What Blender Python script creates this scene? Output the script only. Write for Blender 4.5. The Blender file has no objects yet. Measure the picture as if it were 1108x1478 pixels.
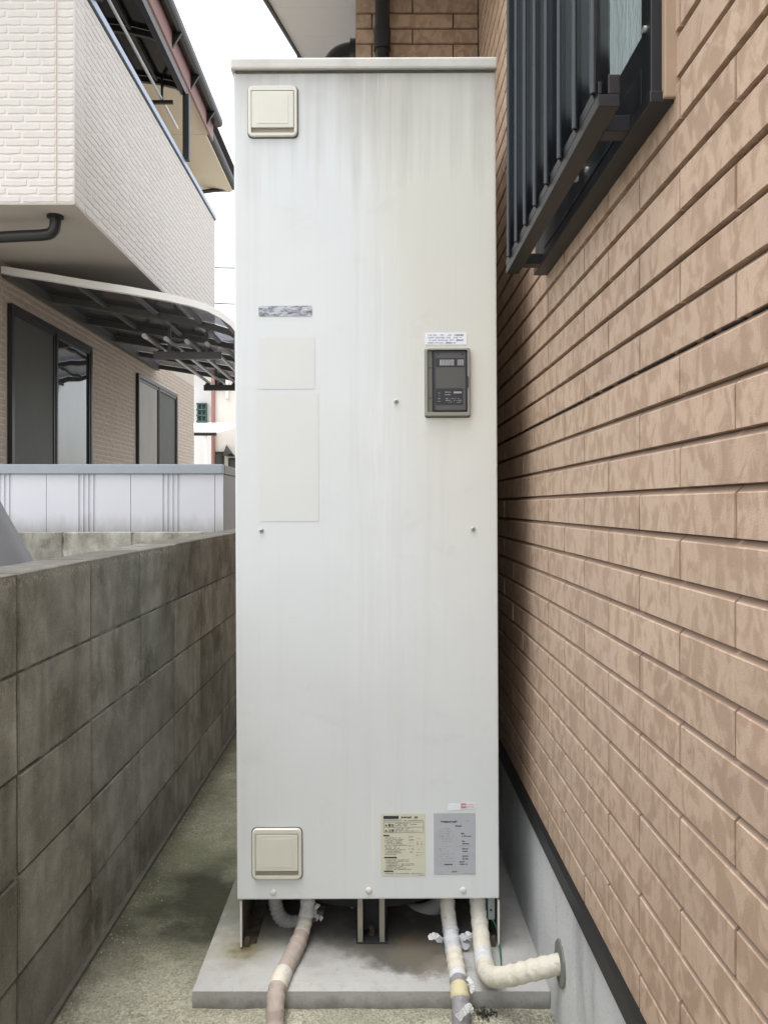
import bpy, bmesh, math, random
from mathutils import Vector, Matrix
R = math.radians
rnd = random.Random(7)
scene = bpy.context.scene
C = scene.collection

# ------------------------------------------------------------------ camera
F, VX, VY, W0, H0, CZ = 1140.0, 547.0, 730.0, 1108.0, 1478.0, 1.11
cam_d = bpy.data.cameras.new('camera')
cam = bpy.data.objects.new('camera', cam_d); C.objects.link(cam)
cam.location = (0, 0, CZ); cam.rotation_euler = (R(90), 0, 0)
cam_d.sensor_fit = 'VERTICAL'; cam_d.sensor_height = 24.0
cam_d.lens = 24.0 * F / H0
cam_d.shift_x = (W0 / 2 - VX) / H0
cam_d.shift_y = -(H0 / 2 - VY) / H0
cam_d.clip_start = 0.02; cam_d.clip_end = 2000
scene.camera = cam
scene.render.resolution_x = 767; scene.render.resolution_y = 1024

# ------------------------------------------------------------------ sky, sun, exposure
SUN_EL, SUN_AZ = R(79), R(225)          # high, over the neighbour's side (azimuth clockwise from +Y)
world = bpy.data.worlds.new('World'); scene.world = world; world.use_nodes = True
nt = world.node_tree; nt.nodes.clear()
sky = nt.nodes.new('ShaderNodeTexSky'); sky.sky_type = 'NISHITA'; sky.sun_disc = False
sky.sun_elevation = SUN_EL; sky.sun_rotation = SUN_AZ
sky.air_density = 1.0; sky.dust_density = 2.0; sky.ozone_density = 0.6
hs = nt.nodes.new('ShaderNodeHueSaturation'); hs.inputs['Saturation'].default_value = 0.22
bg = nt.nodes.new('ShaderNodeBackground'); bg.inputs['Strength'].default_value = 0.15
out = nt.nodes.new('ShaderNodeOutputWorld')
nt.links.new(sky.outputs[0], hs.inputs['Color']); nt.links.new(hs.outputs[0], bg.inputs[0]); nt.links.new(bg.outputs[0], out.inputs[0])
sun_d = bpy.data.lights.new('sun', 'SUN'); sun_d.energy = 0.6; sun_d.angle = R(40); sun_d.color = (1, .985, .965)
sun = bpy.data.objects.new('sun', sun_d); C.objects.link(sun)
sdir = Vector((math.sin(SUN_AZ) * math.cos(SUN_EL), math.cos(SUN_AZ) * math.cos(SUN_EL), math.sin(SUN_EL)))
sun.rotation_euler = sdir.to_track_quat('Z', 'Y').to_euler(); sun.location = (-6, -8, 14)
vs = scene.view_settings
vs.view_transform = 'Standard'; vs.look = 'None'; vs.gamma = 1; vs.exposure = 1.68; vs.use_curve_mapping = False
scene.render.engine = 'CYCLES'

# ------------------------------------------------------------------ helpers
def at(px, py, Y):
    return Vector(((px - VX) * Y / F, Y, CZ - (py - VY) * Y / F))

class MB:
    def __init__(s): s.v, s.f, s.sm = [], [], []
    def add(s, vs_, fs, smooth=False):
        o = len(s.v); s.v += [tuple(v) for v in vs_]
        s.f += [tuple(i + o for i in f) for f in fs]; s.sm += [smooth] * len(fs); return s
    def box(s, x0, x1, y0, y1, z0, z1):
        return s.add([(x0,y0,z0),(x1,y0,z0),(x1,y1,z0),(x0,y1,z0),(x0,y0,z1),(x1,y0,z1),(x1,y1,z1),(x0,y1,z1)],
              [(3,2,1,0),(4,5,6,7),(0,1,5,4),(1,2,6,5),(2,3,7,6),(3,0,4,7)])
    def cbox(s, x0, x1, y0, y1, z0, z1, b=.003):
        bm = bmesh.new(); bmesh.ops.create_cube(bm, size=1)
        for v in bm.verts:
            v.co = Vector((x0 + (v.co.x + .5) * (x1 - x0), y0 + (v.co.y + .5) * (y1 - y0), z0 + (v.co.z + .5) * (z1 - z0)))
        bmesh.ops.bevel(bm, geom=list(bm.edges), offset=b, segments=2, affect='EDGES', profile=.6)
        bm.verts.index_update()
        s.add([v.co for v in bm.verts], [[v.index for v in f.verts] for f in bm.faces]); bm.free(); return s
    def bar(s, a, b, w, h):
        a, b = Vector(a), Vector(b); d = (b - a).normalized()
        up = Vector((0, 0, 1)) if abs(d.z) < .95 else Vector((0, 1, 0))
        u = d.cross(up).normalized(); n = u.cross(d).normalized()
        q = []
        for p in (a, b):
            for su, sn in ((-1,-1),(1,-1),(1,1),(-1,1)): q.append(p + u * (w / 2 * su) + n * (h / 2 * sn))
        return s.add(q, [(3,2,1,0),(4,5,6,7),(0,1,5,4),(1,2,6,5),(2,3,7,6),(3,0,4,7)])
    def tube(s, pts, r, n=14, caps=True, smooth=True):
        pts = [Vector(p) for p in pts]; m = len(pts)
        rr = r if isinstance(r, (list, tuple)) else [r] * m
        t = (pts[1] - pts[0]).normalized()
        u = t.cross(Vector((0, 0, 1)) if abs(t.z) < .9 else Vector((1, 0, 0))).normalized()
        ring = []
        for i, p in enumerate(pts):
            t2 = (pts[min(i + 1, m - 1)] - pts[max(i - 1, 0)]).normalized()
            u = (u - t2 * u.dot(t2)).normalized(); w = t2.cross(u)
            ring += [p + (u * math.cos(2 * math.pi * k / n) + w * math.sin(2 * math.pi * k / n)) * rr[i] for k in range(n)]
        fs = [(i*n+k, i*n+(k+1)%n, (i+1)*n+(k+1)%n, (i+1)*n+k) for i in range(m - 1) for k in range(n)]
        s.add(ring, fs, smooth)
        if caps:
            s.add(ring[:n], [tuple(reversed(range(n)))]); s.add(ring[-n:], [tuple(range(n))])
        return s
    def prism(s, outline, axis, a, b):
        """outline: 2-D points; axis 'x' -> (y,z), 'y' -> (x,z), 'z' -> (x,y); extruded a..b along it"""
        n = len(outline)
        def P(p, c): return {'x': (c, p[0], p[1]), 'y': (p[0], c, p[1]), 'z': (p[0], p[1], c)}[axis]
        vs_ = [P(p, a) for p in outline] + [P(p, b) for p in outline]
        fs = [(i, (i+1) % n, n + (i+1) % n, n + i) for i in range(n)] + [tuple(reversed(range(n))), tuple(range(n, 2*n))]
        return s.add(vs_, fs)
    def mesh(s, name, mat):
        me = bpy.data.meshes.new(name); me.from_pydata(s.v, [], s.f); me.materials.append(mat)
        me.polygons.foreach_set('use_smooth', s.sm)
        bm = bmesh.new(); bm.from_mesh(me); bmesh.ops.recalc_face_normals(bm, faces=bm.faces); bm.to_mesh(me); bm.free()
        me.update(); return me
    def build(s, name, mat, parent=None, kind=None, label=None):
        o = bpy.data.objects.new(name, s.mesh(name, mat)); C.objects.link(o)
        if parent is not None:
            o.parent = parent
            if parent.type == 'EMPTY': o.location = -parent.location
        if kind: o['kind'] = kind
        if label: o['label'] = label
        return o

def place(name, me, parent, loc, rot=None):
    o = bpy.data.objects.new(name, me); C.objects.link(o); o.parent = parent; o.location = loc
    if parent.type == 'EMPTY': o.location = Vector(loc) - parent.location
    if rot: o.rotation_euler = rot
    return o
def tag(o, label, cat, group=None):
    o['label'] = label; o['category'] = cat
    if group: o['group'] = group
    return o
def thing(name, loc, label, cat, group=None):
    o = bpy.data.objects.new(name, None); C.objects.link(o); o.location = loc; o.empty_display_size = .1
    return tag(o, label, cat, group)
def smooth_path(pts, k=8):
    pts = [Vector(p) for p in pts]; P = [pts[0] * 2 - pts[1]] + pts + [pts[-1] * 2 - pts[-2]]; o = []
    for i in range(1, len(P) - 2):
        a, b, c, d = P[i-1], P[i], P[i+1], P[i+2]
        for j in range(k):
            t = j / k
            o.append(.5 * ((2*b) + (c-a)*t + (2*a-5*b+4*c-d)*t*t + (-a+3*b-3*c+d)*t*t*t))
    return o + [pts[-1]]
def rrect(cx, cz, w, h, r, n=5):
    o = []
    for sx, sz, a0 in ((1,1,0),(-1,1,90),(-1,-1,180),(1,-1,270)):
        for k in range(n + 1):
            a = R(a0 + 90 * k / n); o.append((cx + sx*(w/2-r) + r*math.cos(a), cz + sz*(h/2-r) + r*math.sin(a)))
    return o

# ------------------------------------------------------------------ materials
class N:
    def __init__(s, name, rough=.6, metal=0.0, spec=.5):
        s.m = bpy.data.materials.new(name); s.m.use_nodes = True; s.t = s.m.node_tree
        s.b = s.t.nodes['Principled BSDF']; s.set('Roughness', rough); s.set('Metallic', metal); s.set('Specular IOR Level', spec)
        s._p = None
    def set(s, k, v): s.b.inputs[k].default_value = v
    def pos(s):
        if not s._p: s._p = s.t.nodes.new('ShaderNodeNewGeometry').outputs['Position']
        return s._p
    def link(s, a, b): s.t.links.new(a, b)
    def mapped(s, scale, loc=(0,0,0)):
        m = s.t.nodes.new('ShaderNodeMapping'); s.link(s.pos(), m.inputs[0]); m.inputs['Scale'].default_value = scale; m.inputs['Location'].default_value = loc
        return m.outputs[0]
    def noise(s, scale, detail=4, vec=None, rough=.55, dist=0):
        n = s.t.nodes.new('ShaderNodeTexNoise'); n.inputs['Scale'].default_value = scale; n.inputs['Detail'].default_value = detail
        n.inputs['Roughness'].default_value = rough; n.inputs['Distortion'].default_value = dist
        s.link(vec if vec else s.pos(), n.inputs['Vector']); return n.outputs['Fac']
    def voro(s, scale, vec=None, feature='F1', out='Distance'):
        n = s.t.nodes.new('ShaderNodeTexVoronoi'); n.feature = feature; n.inputs['Scale'].default_value = scale
        s.link(vec if vec else s.pos(), n.inputs['Vector']); return n.outputs[out]
    def ramp(s, fac, stops, interp='LINEAR'):
        r = s.t.nodes.new('ShaderNodeValToRGB'); r.color_ramp.interpolation = interp; e = r.color_ramp.elements
        while len(e) < len(stops): e.new(.5)
        for q, (p, c) in zip(e, stops): q.position = p; q.color = (*c, 1) if isinstance(c, tuple) else (c, c, c, 1)
        s.link(fac, r.inputs[0]); return r.outputs[0]
    def mix(s, fac, a, b, mode='MIX'):
        m = s.t.nodes.new('ShaderNodeMix'); m.data_type = 'RGBA'; m.blend_type = mode
        for k, v in ((0, fac), (6, a), (7, b)):
            if isinstance(v, (int, float)): m.inputs[k].default_value = v if k == 0 else (v, v, v, 1)
            elif isinstance(v, tuple): m.inputs[k].default_value = (*v, 1)
            else: s.link(v, m.inputs[k])
        return m.outputs[2]
    def math(s, op, a, b=0.0, clamp=False):
        m = s.t.nodes.new('ShaderNodeMath'); m.operation = op; m.use_clamp = clamp
        for k, v in ((0, a), (1, b)):
            if isinstance(v, (int, float)): m.inputs[k].default_value = v
            else: s.link(v, m.inputs[k])
        return m.outputs[0]
    def sep(s):
        n = s.t.nodes.new('ShaderNodeSeparateXYZ'); s.link(s.pos(), n.inputs[0]); return n.outputs
    def near(s, v, c, w):   # 1 at c falling to 0 at distance w
        d = s.math('ABSOLUTE', s.math('SUBTRACT', v, c)); return s.math('SUBTRACT', 1.0, s.math('DIVIDE', d, w), True)
    def col(s, c):
        if isinstance(c, tuple): s.b.inputs['Base Color'].default_value = (*c, 1)
        else: s.link(c, s.b.inputs['Base Color'])
        return s
    def tone(s, c, lo, hi):     # every separate piece a little lighter or darker
        o = s.t.nodes.new('ShaderNodeObjectInfo'); m = s.t.nodes.new('ShaderNodeMapRange'); s.link(o.outputs['Random'], m.inputs[0]); m.inputs[3].default_value = lo; m.inputs[4].default_value = hi
        return s.mix(1.0, c, m.outputs[0], 'MULTIPLY')
    def rough(s, c): s.link(c, s.b.inputs['Roughness']); return s
    def bump(s, h, dist=.002, strength=1.0):
        b = s.t.nodes.new('ShaderNodeBump'); b.inputs['Distance'].default_value = dist; b.inputs['Strength'].default_value = strength
        s.link(h, b.inputs['Height']); s.link(b.outputs[0], s.b.inputs['Normal']); return s

def plain(name, c, rough=.6, metal=0.0, var=.12, sc=14, bump=0):
    n = N(name, rough, metal)
    k = n.noise(sc, 5)
    n.col(n.mix(k, tuple(x * (1 - var) for x in c), tuple(min(1, x * (1 + var)) for x in c)))
    if bump: n.bump(n.noise(sc * 14, 3), bump)
    return n.m
M = {}
# mottled tan siding of the near house
n = N('mottled_siding', .62, 0, .35)
v = n.mapped((36, 36, 24))
k1 = n.noise(1.0, 3.5, v, .52, .8); k2 = n.noise(.45, 2, v, .5, .5)
bl = n.ramp(n.math('ADD', n.math('MULTIPLY', k1, .75), n.math('MULTIPLY', k2, .25)), [(.34, (.338,.234,.161)), (.452, (.366,.256,.178)), (.505, (.442,.319,.229)), (.57, (.490,.364,.269)), (.66, (.45,.328,.236))])
tint = n.noise(3.2, 3)
c = n.mix(n.ramp(tint, [(.35, .0), (.75, .40)]), bl, (.42,.302,.226))
c = n.mix(n.ramp(n.noise(190, 4, None, .7), [(.35, .16), (.55, 0.0)]), c, (.27,.18,.12))
c = n.mix(n.ramp(n.noise(1, 4, n.mapped((7, 7, 1.1)), .6), [(.55, 0.0), (.75, .22)]), c, (.26,.185,.13))
n.col(n.tone(c, .96, 1.05)); n.bump(n.math('ADD', n.noise(500, 3), n.math('MULTIPLY', k1, .8)), .0007, .7); M['siding'] = n.m
n = N('siding_groove', .8); n.col(n.mix(n.noise(30), (.10,.066,.048), (.17,.115,.085))); M['groove'] = n.m
n = N('groove_ledge_paint', .7); n.col(n.mix(n.noise(30), (.25,.175,.125), (.34,.24,.17))); M['ledge'] = n.m
M['gap'] = plain('dark_gap', (.012,.010,.009), .9)
# concrete block
n = N('weathered_block', .9, 0, .25); S = n.sep()
sp = n.noise(420, 3, None, .7); md = n.noise(9, 6, None, .6); big = n.noise(2.2, 4)
strk = n.noise(1.0, 5, n.mapped((9, 9, 2.4)), .6, .4)
c = n.mix(n.ramp(md, [(.34, 0.0), (.66, 1.0)]), (.19,.184,.150), (.42,.412,.36))
c = n.mix(n.ramp(strk, [(.46, 0.0), (.66, .62)]), c, (.105,.095,.064))
c = n.mix(n.ramp(big, [(.42, 0.0), (.62, .45)]), c, (.27,.262,.235))
c = n.mix(n.ramp(strk, [(.30, .35), (.42, 0.0)]), c, (.30,.29,.26))
c = n.mix(n.ramp(n.noise(240, 3, None, .7), [(.28, .75), (.40, 0.0)]), c, (.05,.045,.03))
c = n.mix(n.ramp(n.noise(3.1, 9, None, .72), [(.56, 0.0), (.64, .55)]), c, (.085,.078,.06))
pore = n.ramp(n.voro(130), [(.10, .85), (.22, 0.0)])
c = n.mix(n.math('MULTIPLY', pore, n.ramp(n.noise(22, 3), [(.5, 0.0), (.62, 1.0)])), c, (.045,.04,.03))
c = n.mix(n.ramp(n.noise(60, 6, None, .75), [(.56, 0.0), (.70, .5)]), c, (.44,.43,.38))
c = n.mix(n.math('MULTIPLY', n.near(S[2], .962, .016), n.ramp(n.noise(150, 3), [(.50, 0.0), (.62, .8)])), c, (.50,.47,.40))
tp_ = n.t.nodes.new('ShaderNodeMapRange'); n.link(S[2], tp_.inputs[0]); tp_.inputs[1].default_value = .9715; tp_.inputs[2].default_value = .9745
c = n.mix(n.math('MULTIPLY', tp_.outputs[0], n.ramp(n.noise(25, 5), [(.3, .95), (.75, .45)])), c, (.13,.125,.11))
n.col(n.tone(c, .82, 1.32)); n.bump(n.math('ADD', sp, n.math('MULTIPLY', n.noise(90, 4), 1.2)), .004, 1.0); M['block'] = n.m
n = N('block_mortar', .95); n.col(n.mix(n.ramp(n.noise(16, 5), [(.4, 0.0), (.62, 1.0)]), (.085,.076,.060), (.32,.305,.265))); n.bump(n.noise(260, 4), .002); M['mortar'] = n.m
# alley floor: exposed aggregate with moss and damp
n = N('washed_concrete', .85, 0, .3); S = n.sep()
ag = n.voro(190, None, 'F1', 'Color'); agd = n.voro(190)
gr = n.math('MULTIPLY', n.ramp(ag, [(0, 0.0), (1, 1.0)]), 1.0)
c = n.ramp(gr, [(.05, (.20,.19,.135)), (.35, (.36,.345,.265)), (.6, (.46,.445,.345)), (.9, (.60,.585,.48))])
c = n.mix(.15, c, (.40,.388,.315))
c = n.mix(n.ramp(n.noise(5, 6, None, .65), [(.38, .65), (.58, 0.0)]), c, (.29,.283,.23))
c = n.mix(n.ramp(n.noise(38, 4), [(.60, 0.0), (.72, .55)]), c, (.16,.155,.115))
moss = n.math('MULTIPLY', n.ramp(n.noise(4.5, 6, None, .65), [(.36, 0.0), (.58, 1.0)]), n.ramp(S[1], [(0, 0.0), (1, 1.0)]))
mp = n.t.nodes.new('ShaderNodeMapRange'); n.link(S[1], mp.inputs[0]); mp.inputs[1].default_value = 1.5; mp.inputs[2].default_value = 2.2
mossy = n.math('MULTIPLY', n.ramp(n.noise(4.5, 6, None, .65), [(.30, .35), (.58, 1.0)]), mp.outputs[0])
c = n.mix(n.math('MULTIPLY', mossy, .72), c, (.105,.112,.048))
dm = n.t.nodes.new('ShaderNodeVectorMath'); dm.operation = 'DISTANCE'; n.link(n.pos(), dm.inputs[0]); dm.inputs[1].default_value = (-.42, 2.20, 0)
dmn = n.math('ADD', dm.outputs['Value'], n.math('MULTIPLY', n.math('SUBTRACT', n.noise(7, 5), .5), .5))
c = n.mix(n.ramp(dmn, [(.12, .95), (.38, 0.0)]), c, (.030,.031,.017))
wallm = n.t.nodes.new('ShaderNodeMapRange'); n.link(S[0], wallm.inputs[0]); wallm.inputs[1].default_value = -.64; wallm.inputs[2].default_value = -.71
c = n.mix(n.math('MULTIPLY', wallm.outputs[0], n.ramp(n.noise(12, 5), [(.30, .2), (.55, .95)])), c, (.07,.068,.042))  # dirt plus painted contact darkness towards the block wall foot
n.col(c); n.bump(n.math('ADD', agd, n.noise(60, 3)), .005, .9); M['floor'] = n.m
# slab of smooth concrete
n = N('smooth_concrete', .8, 0, .35); S = n.sep()
k = n.noise(7, 7, None, .62)
c = n.mix(k, (.30,.297,.282), (.46,.456,.436))
c = n.mix(n.ramp(n.noise(75, 4), [(.62, 0.0), (.72, .5)]), c, (.22,.21,.19))
def spot(n, c, p, r0, r1, colr, amt, ns=14, na=.12):
    d = n.t.nodes.new('ShaderNodeVectorMath'); d.operation = 'DISTANCE'; n.link(n.pos(), d.inputs[0]); d.inputs[1].default_value = p
    q = n.math('ADD', d.outputs['Value'], n.math('MULTIPLY', n.math('SUBTRACT', n.noise(ns, 5), .5), na))
    return n.mix(n.ramp(q, [(r0, amt), (r1, 0.0)]), c, colr)
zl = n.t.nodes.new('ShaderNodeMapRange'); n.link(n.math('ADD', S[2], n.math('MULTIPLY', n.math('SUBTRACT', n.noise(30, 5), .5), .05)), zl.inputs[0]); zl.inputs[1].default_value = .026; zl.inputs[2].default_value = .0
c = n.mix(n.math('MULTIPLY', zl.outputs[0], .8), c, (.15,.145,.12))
c = n.mix(n.ramp(n.noise(22, 6, None, .7), [(.52, 0.0), (.68, .4)]), c, (.25,.245,.225))
c = spot(n, c, (-.02, 2.12, .04), .22, .30, (.11,.10,.085), .8, 11, .2)  # shade under the heater, painted into the slab colour
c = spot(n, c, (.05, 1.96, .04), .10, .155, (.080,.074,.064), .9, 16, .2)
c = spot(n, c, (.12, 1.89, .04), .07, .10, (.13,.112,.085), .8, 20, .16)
c = spot(n, c, (.07, 1.95, .04), .004, .03, (.17,.12,.07), .7, 60, .06)
c = spot(n, c, (-.325, 1.905, .04), .008, .05, (.11,.060,.015), .85, 50, .07)
c = spot(n, c, (-.33, 1.93, .04), .05, .13, (.15,.14,.05), .5, 20, .1)
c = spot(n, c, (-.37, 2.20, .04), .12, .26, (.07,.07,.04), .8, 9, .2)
n.col(c); n.bump(n.math('ADD', n.noise(160, 5), n.math('MULTIPLY', n.noise(18, 3), 1.5)), .0016, .7); M['slab'] = n.m
n = N('foundation_render', .85, 0, .3)
c = n.mix(n.noise(4, 6, None, .6), (.48,.49,.49), (.68,.69,.69))
c = n.mix(n.ramp(n.noise(1, 5, n.mapped((9, 9, 3)), .6), [(.5, 0.0), (.72, .6)]), c, (.24,.245,.25))
c = n.mix(n.ramp(n.noise(140, 3), [(.60, 0.0), (.70, .55)]), c, (.20,.20,.20))
n.col(c); n.bump(n.noise(110, 5), .002, .6); M['foundation'] = n.m
n = N('earth', .95); n.col(n.mix(n.noise(8, 6), (.34,.32,.28), (.46,.44,.40))); n.bump(n.noise(60, 5), .01); M['earth'] = n.m
# heater paint
n = N('aged_white_paint', .42, 0, .5); S = n.sep()
c = n.mix(n.noise(2.6, 4), (.628,.662,.670), (.682,.708,.704))
yr = n.t.nodes.new('ShaderNodeMapRange'); n.link(n.math('ADD', S[0], n.math('MULTIPLY', n.math('SUBTRACT', S[2], 1.3), .14)), yr.inputs[0]); yr.inputs[1].default_value = -.02; yr.inputs[2].default_value = .16; yr.interpolation_type = 'SMOOTHSTEP'
zr = n.t.nodes.new('ShaderNodeMapRange'); n.link(S[2], zr.inputs[0]); zr.inputs[1].default_value = .55; zr.inputs[2].default_value = 1.45
c = n.mix(n.math('MULTIPLY', n.math('MULTIPLY', yr.outputs[0], zr.outputs[0]), .9), c, (.632,.628,.560))
streak = n.noise(1.0, 5, n.mapped((34, 34, .9)), .65)
# grime under the cap, running down in streaks
gt = n.t.nodes.new('ShaderNodeMapRange'); n.link(n.math('ADD', S[2], n.math('MULTIPLY', n.math('SUBTRACT', streak, .5), .5)), gt.inputs[0]); gt.inputs[1].default_value = 1.88; gt.inputs[2].default_value = 2.22
c = n.mix(n.math('MULTIPLY', gt.outputs[0], n.ramp(n.noise(5, 5), [(.3, .30), (.65, .95)])), c, (.36,.35,.315))
c = n.mix(n.ramp(streak, [(.50, 0.0), (.76, .20)]), c, (.46,.455,.42))
c = n.mix(n.ramp(n.noise(2.1, 6, None, .6), [(.50, 0.0), (.72, .20)]), c, (.50,.50,.47))
# pale worn run down the middle
wear = n.math('MULTIPLY', n.near(S[0], -.005, .085), n.ramp(n.noise(1, 5, n.mapped((55, 55, 2.6), (3,1,0)), .65), [(.52, 0.0), (.74, .6)]))
wear = n.math('MULTIPLY', wear, n.ramp(n.noise(3.5, 3), [(.38, 0.0), (.62, 1.0)]))
c = n.mix(wear, c, (.80,.80,.79))
scuff = n.ramp(n.noise(1, 6, n.mapped((7, 7, 10), (1.7,0,.4)), .7, .6), [(.60, 0.0), (.74, .30)])
c = n.mix(scuff, c, (.52,.52,.50))
n.col(c); n.rough(n.ramp(n.noise(6, 4), [(.3, .36), (.7, .52)])); n.bump(n.math('ADD', n.noise(2.2, 2), n.math('MULTIPLY', n.noise(700, 2), .004)), .010, .5); M['paint'] = n.m
n = N('aged_cap_paint', .45); c = n.mix(n.ramp(n.noise(12, 6), [(.45, 0.0), (.7, .6)]), (.56,.555,.51), (.40,.39,.35)); n.col(c); M['cap'] = n.m
n = N('ivory_plastic', .4); c = n.mix(n.noise(20, 4), (.60,.60,.52), (.66,.655,.58)); n.col(c); M['ivory'] = n.m
M['ivory_slot'] = plain('ivory_recess', (.32,.29,.23), .6)
M['grime'] = plain('grime_line', (.09,.085,.075), .8, 0, .5, 60)
M['panel_dark'] = plain('smoked_door', (.083,.083,.078), .32, 0, .06)
M['panel_mid'] = plain('olive_plastic', (.150,.152,.122), .4)
M['black_label'] = plain('black_label', (.022,.024,.030), .4)
M['lcd'] = plain('lcd_glass', (.27,.27,.28), .2, 0, .35, 160)
M['bezel'] = plain('bezel_plastic', (.25,.24,.20), .4)
M['cream_label'] = plain('cream_label', (.60,.595,.47), .5, 0, .06, 30)
M['silver_label'] = plain('silver_label', (.44,.46,.50), .42, .15, .08, 40)
M['white_label'] = plain('white_label', (.76,.78,.82), .5, 0, .03)
M['ghost'] = plain('yellowed_ghost_label', (.640,.655,.640), .5, 0, .03)
M['ink'] = plain('ink', (.035,.035,.035), .6)
M['ink_soft'] = plain('ink_soft', (.20,.20,.20), .6)
M['ink_blue'] = plain('ink_blue', (.36,.39,.50), .6)
M['ink_pale'] = plain('ink_pale', (.33,.33,.33), .5)
M['red'] = plain('red_ink', (.42,.035,.055), .5)
M['pink'] = plain('pink_ink', (.60,.32,.34), .5)
n = N('worn_foil_badge', .45, .3); k = n.noise(1, 6, n.mapped((55, 55, 190)), .7, .8)
n.col(n.ramp(k, [(.36, (.10,.105,.115)), (.47, (.24,.25,.27)), (.56, (.46,.48,.53)), (.66, (.60,.62,.66))])); n.bump(k, .001); M['badge'] = n.m
M['steel'] = plain('screw_steel', (.48,.48,.46), .5, .5)
M['galv'] = plain('galvanised', (.34,.32,.26), .5, .35, .25, 40)
n = N('rusty_leg', .6, .3); n.col(n.mix(n.ramp(n.noise(45, 5), [(.45, 0.0), (.65, 1.0)]), (.13,.115,.095), (.075,.045,.022))); M['leg'] = n.m
M['leg_white'] = plain('leg_white', (.62,.61,.57), .5, 0, .1)
M['underside'] = plain('dark_underside', (.03,.03,.03), .8)
M['dark_metal'] = plain('black_flashing', (.009,.0095,.010), .45, .2, .25)
def tape(name, c, var=.1):
    n = N(name, .62, 0, .35); k = n.noise(24, 5)
    cc = n.mix(k, tuple(x * (1 - var) for x in c), tuple(min(1, x * (1 + var)) for x in c))
    cc = n.mix(n.ramp(n.noise(70, 5), [(.60, 0.0), (.74, .6)]), cc, tuple(x * .45 for x in c))
    n.col(cc); n.bump(n.math('ADD', n.noise(55, 4), n.math('MULTIPLY', n.noise(13, 2), 2)), .004, .8); return n.m
M['t_white'] = tape('white_tape', (.60,.61,.61)); M['t_cream'] = tape('cream_tape', (.60,.565,.475))
M['t_ivory'] = tape('ivory_tape', (.56,.54,.48)); M['t_taupe'] = tape('taupe_tape', (.36,.305,.265))
M['t_grey'] = tape('grey_tape', (.25,.24,.25)); M['t_yellow'] = tape('yellow_tape', (.54,.48,.30)); M['t_pale'] = tape('pale_tape', (.48,.49,.51))
M['hose'] = plain('hose_plastic', (.42,.42,.41), .5)
M['green_wire'] = plain('green_wire', (.02,.13,.07), .45)
M['grey_box'] = plain('grey_box', (.33,.36,.36), .5)
M['footing'] = plain('dirty_footing', (.115,.108,.085), .95, 0, .45, 30, .002)
M['patch'] = plain('mortar_patch', (.20,.195,.175), .95, 0, .25, 60, .002)
M['grit'] = plain('grit', (.34,.32,.26), .9, 0, .5, 90)
M['weed'] = plain('weed', (.035,.032,.02), .9, 0, .4, 80)
# window
M['alu_dark'] = plain('bronze_black_aluminium', (.020,.021,.024), .42, .3, .1)
M['slat'] = plain('charcoal_slat', (.030,.034,.042), .34, .15, .08)
M['trim_tan'] = plain('tan_trim', (.36,.255,.175), .6)
n = N('frosted_glass', .10, 0, .6); n.col(n.mix(n.noise(22, 4), (.50,.60,.59), (.60,.68,.67))); n.bump(n.noise(1, 4, n.mapped((70, 70, 28)), .6), .004, .7); M['frost'] = n.m
M['soffit_grey'] = plain('soffit_board', (.88,.88,.87), .7, 0, .03)
M['black_pipe'] = plain('black_pvc', (.012,.012,.013), .22, 0, .2)
M['roof_dark'] = plain('dark_roof', (.05,.047,.045), .7)
# tan neighbour house
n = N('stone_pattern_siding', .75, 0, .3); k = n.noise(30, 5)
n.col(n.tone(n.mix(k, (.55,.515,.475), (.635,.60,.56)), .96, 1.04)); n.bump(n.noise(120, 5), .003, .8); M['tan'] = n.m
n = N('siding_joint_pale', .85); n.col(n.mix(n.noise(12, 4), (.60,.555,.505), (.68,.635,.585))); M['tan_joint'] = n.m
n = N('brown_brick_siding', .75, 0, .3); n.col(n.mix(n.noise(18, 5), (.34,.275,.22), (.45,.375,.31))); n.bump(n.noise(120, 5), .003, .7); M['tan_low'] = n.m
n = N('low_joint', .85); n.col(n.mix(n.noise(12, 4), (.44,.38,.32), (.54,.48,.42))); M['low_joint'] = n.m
M['caulk'] = plain('caulk', (.66,.60,.50), .7)
M['soffit_tan'] = plain('tan_soffit', (.42,.385,.335), .8, 0, .04, 4)
M['soffit_cream'] = plain('cream_soffit', (.62,.55,.42), .75, 0, .04)
M['rail_blue'] = plain('blue_grey_cap', (.34,.39,.48), .4, .3, .05)
M['fascia'] = plain('brown_fascia', (.25,.140,.130), .6)
M['bronze'] = plain('dark_bronze', (.022,.021,.020), .4, .3)
M['bronze_shaded'] = plain('shaded_bronze_frame', (.10,.097,.09), .45, .2)  # canopy frame, its shade painted into the colour
M['cream_alu_lit'] = plain('lit_cream_aluminium', (.80,.79,.75), .4, .0, .04)
M['pole_steel'] = plain('pole_steel', (.30,.29,.27), .35, .7)
M['pole_cap'] = plain('pole_cap', (.60,.60,.58), .5)
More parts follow.
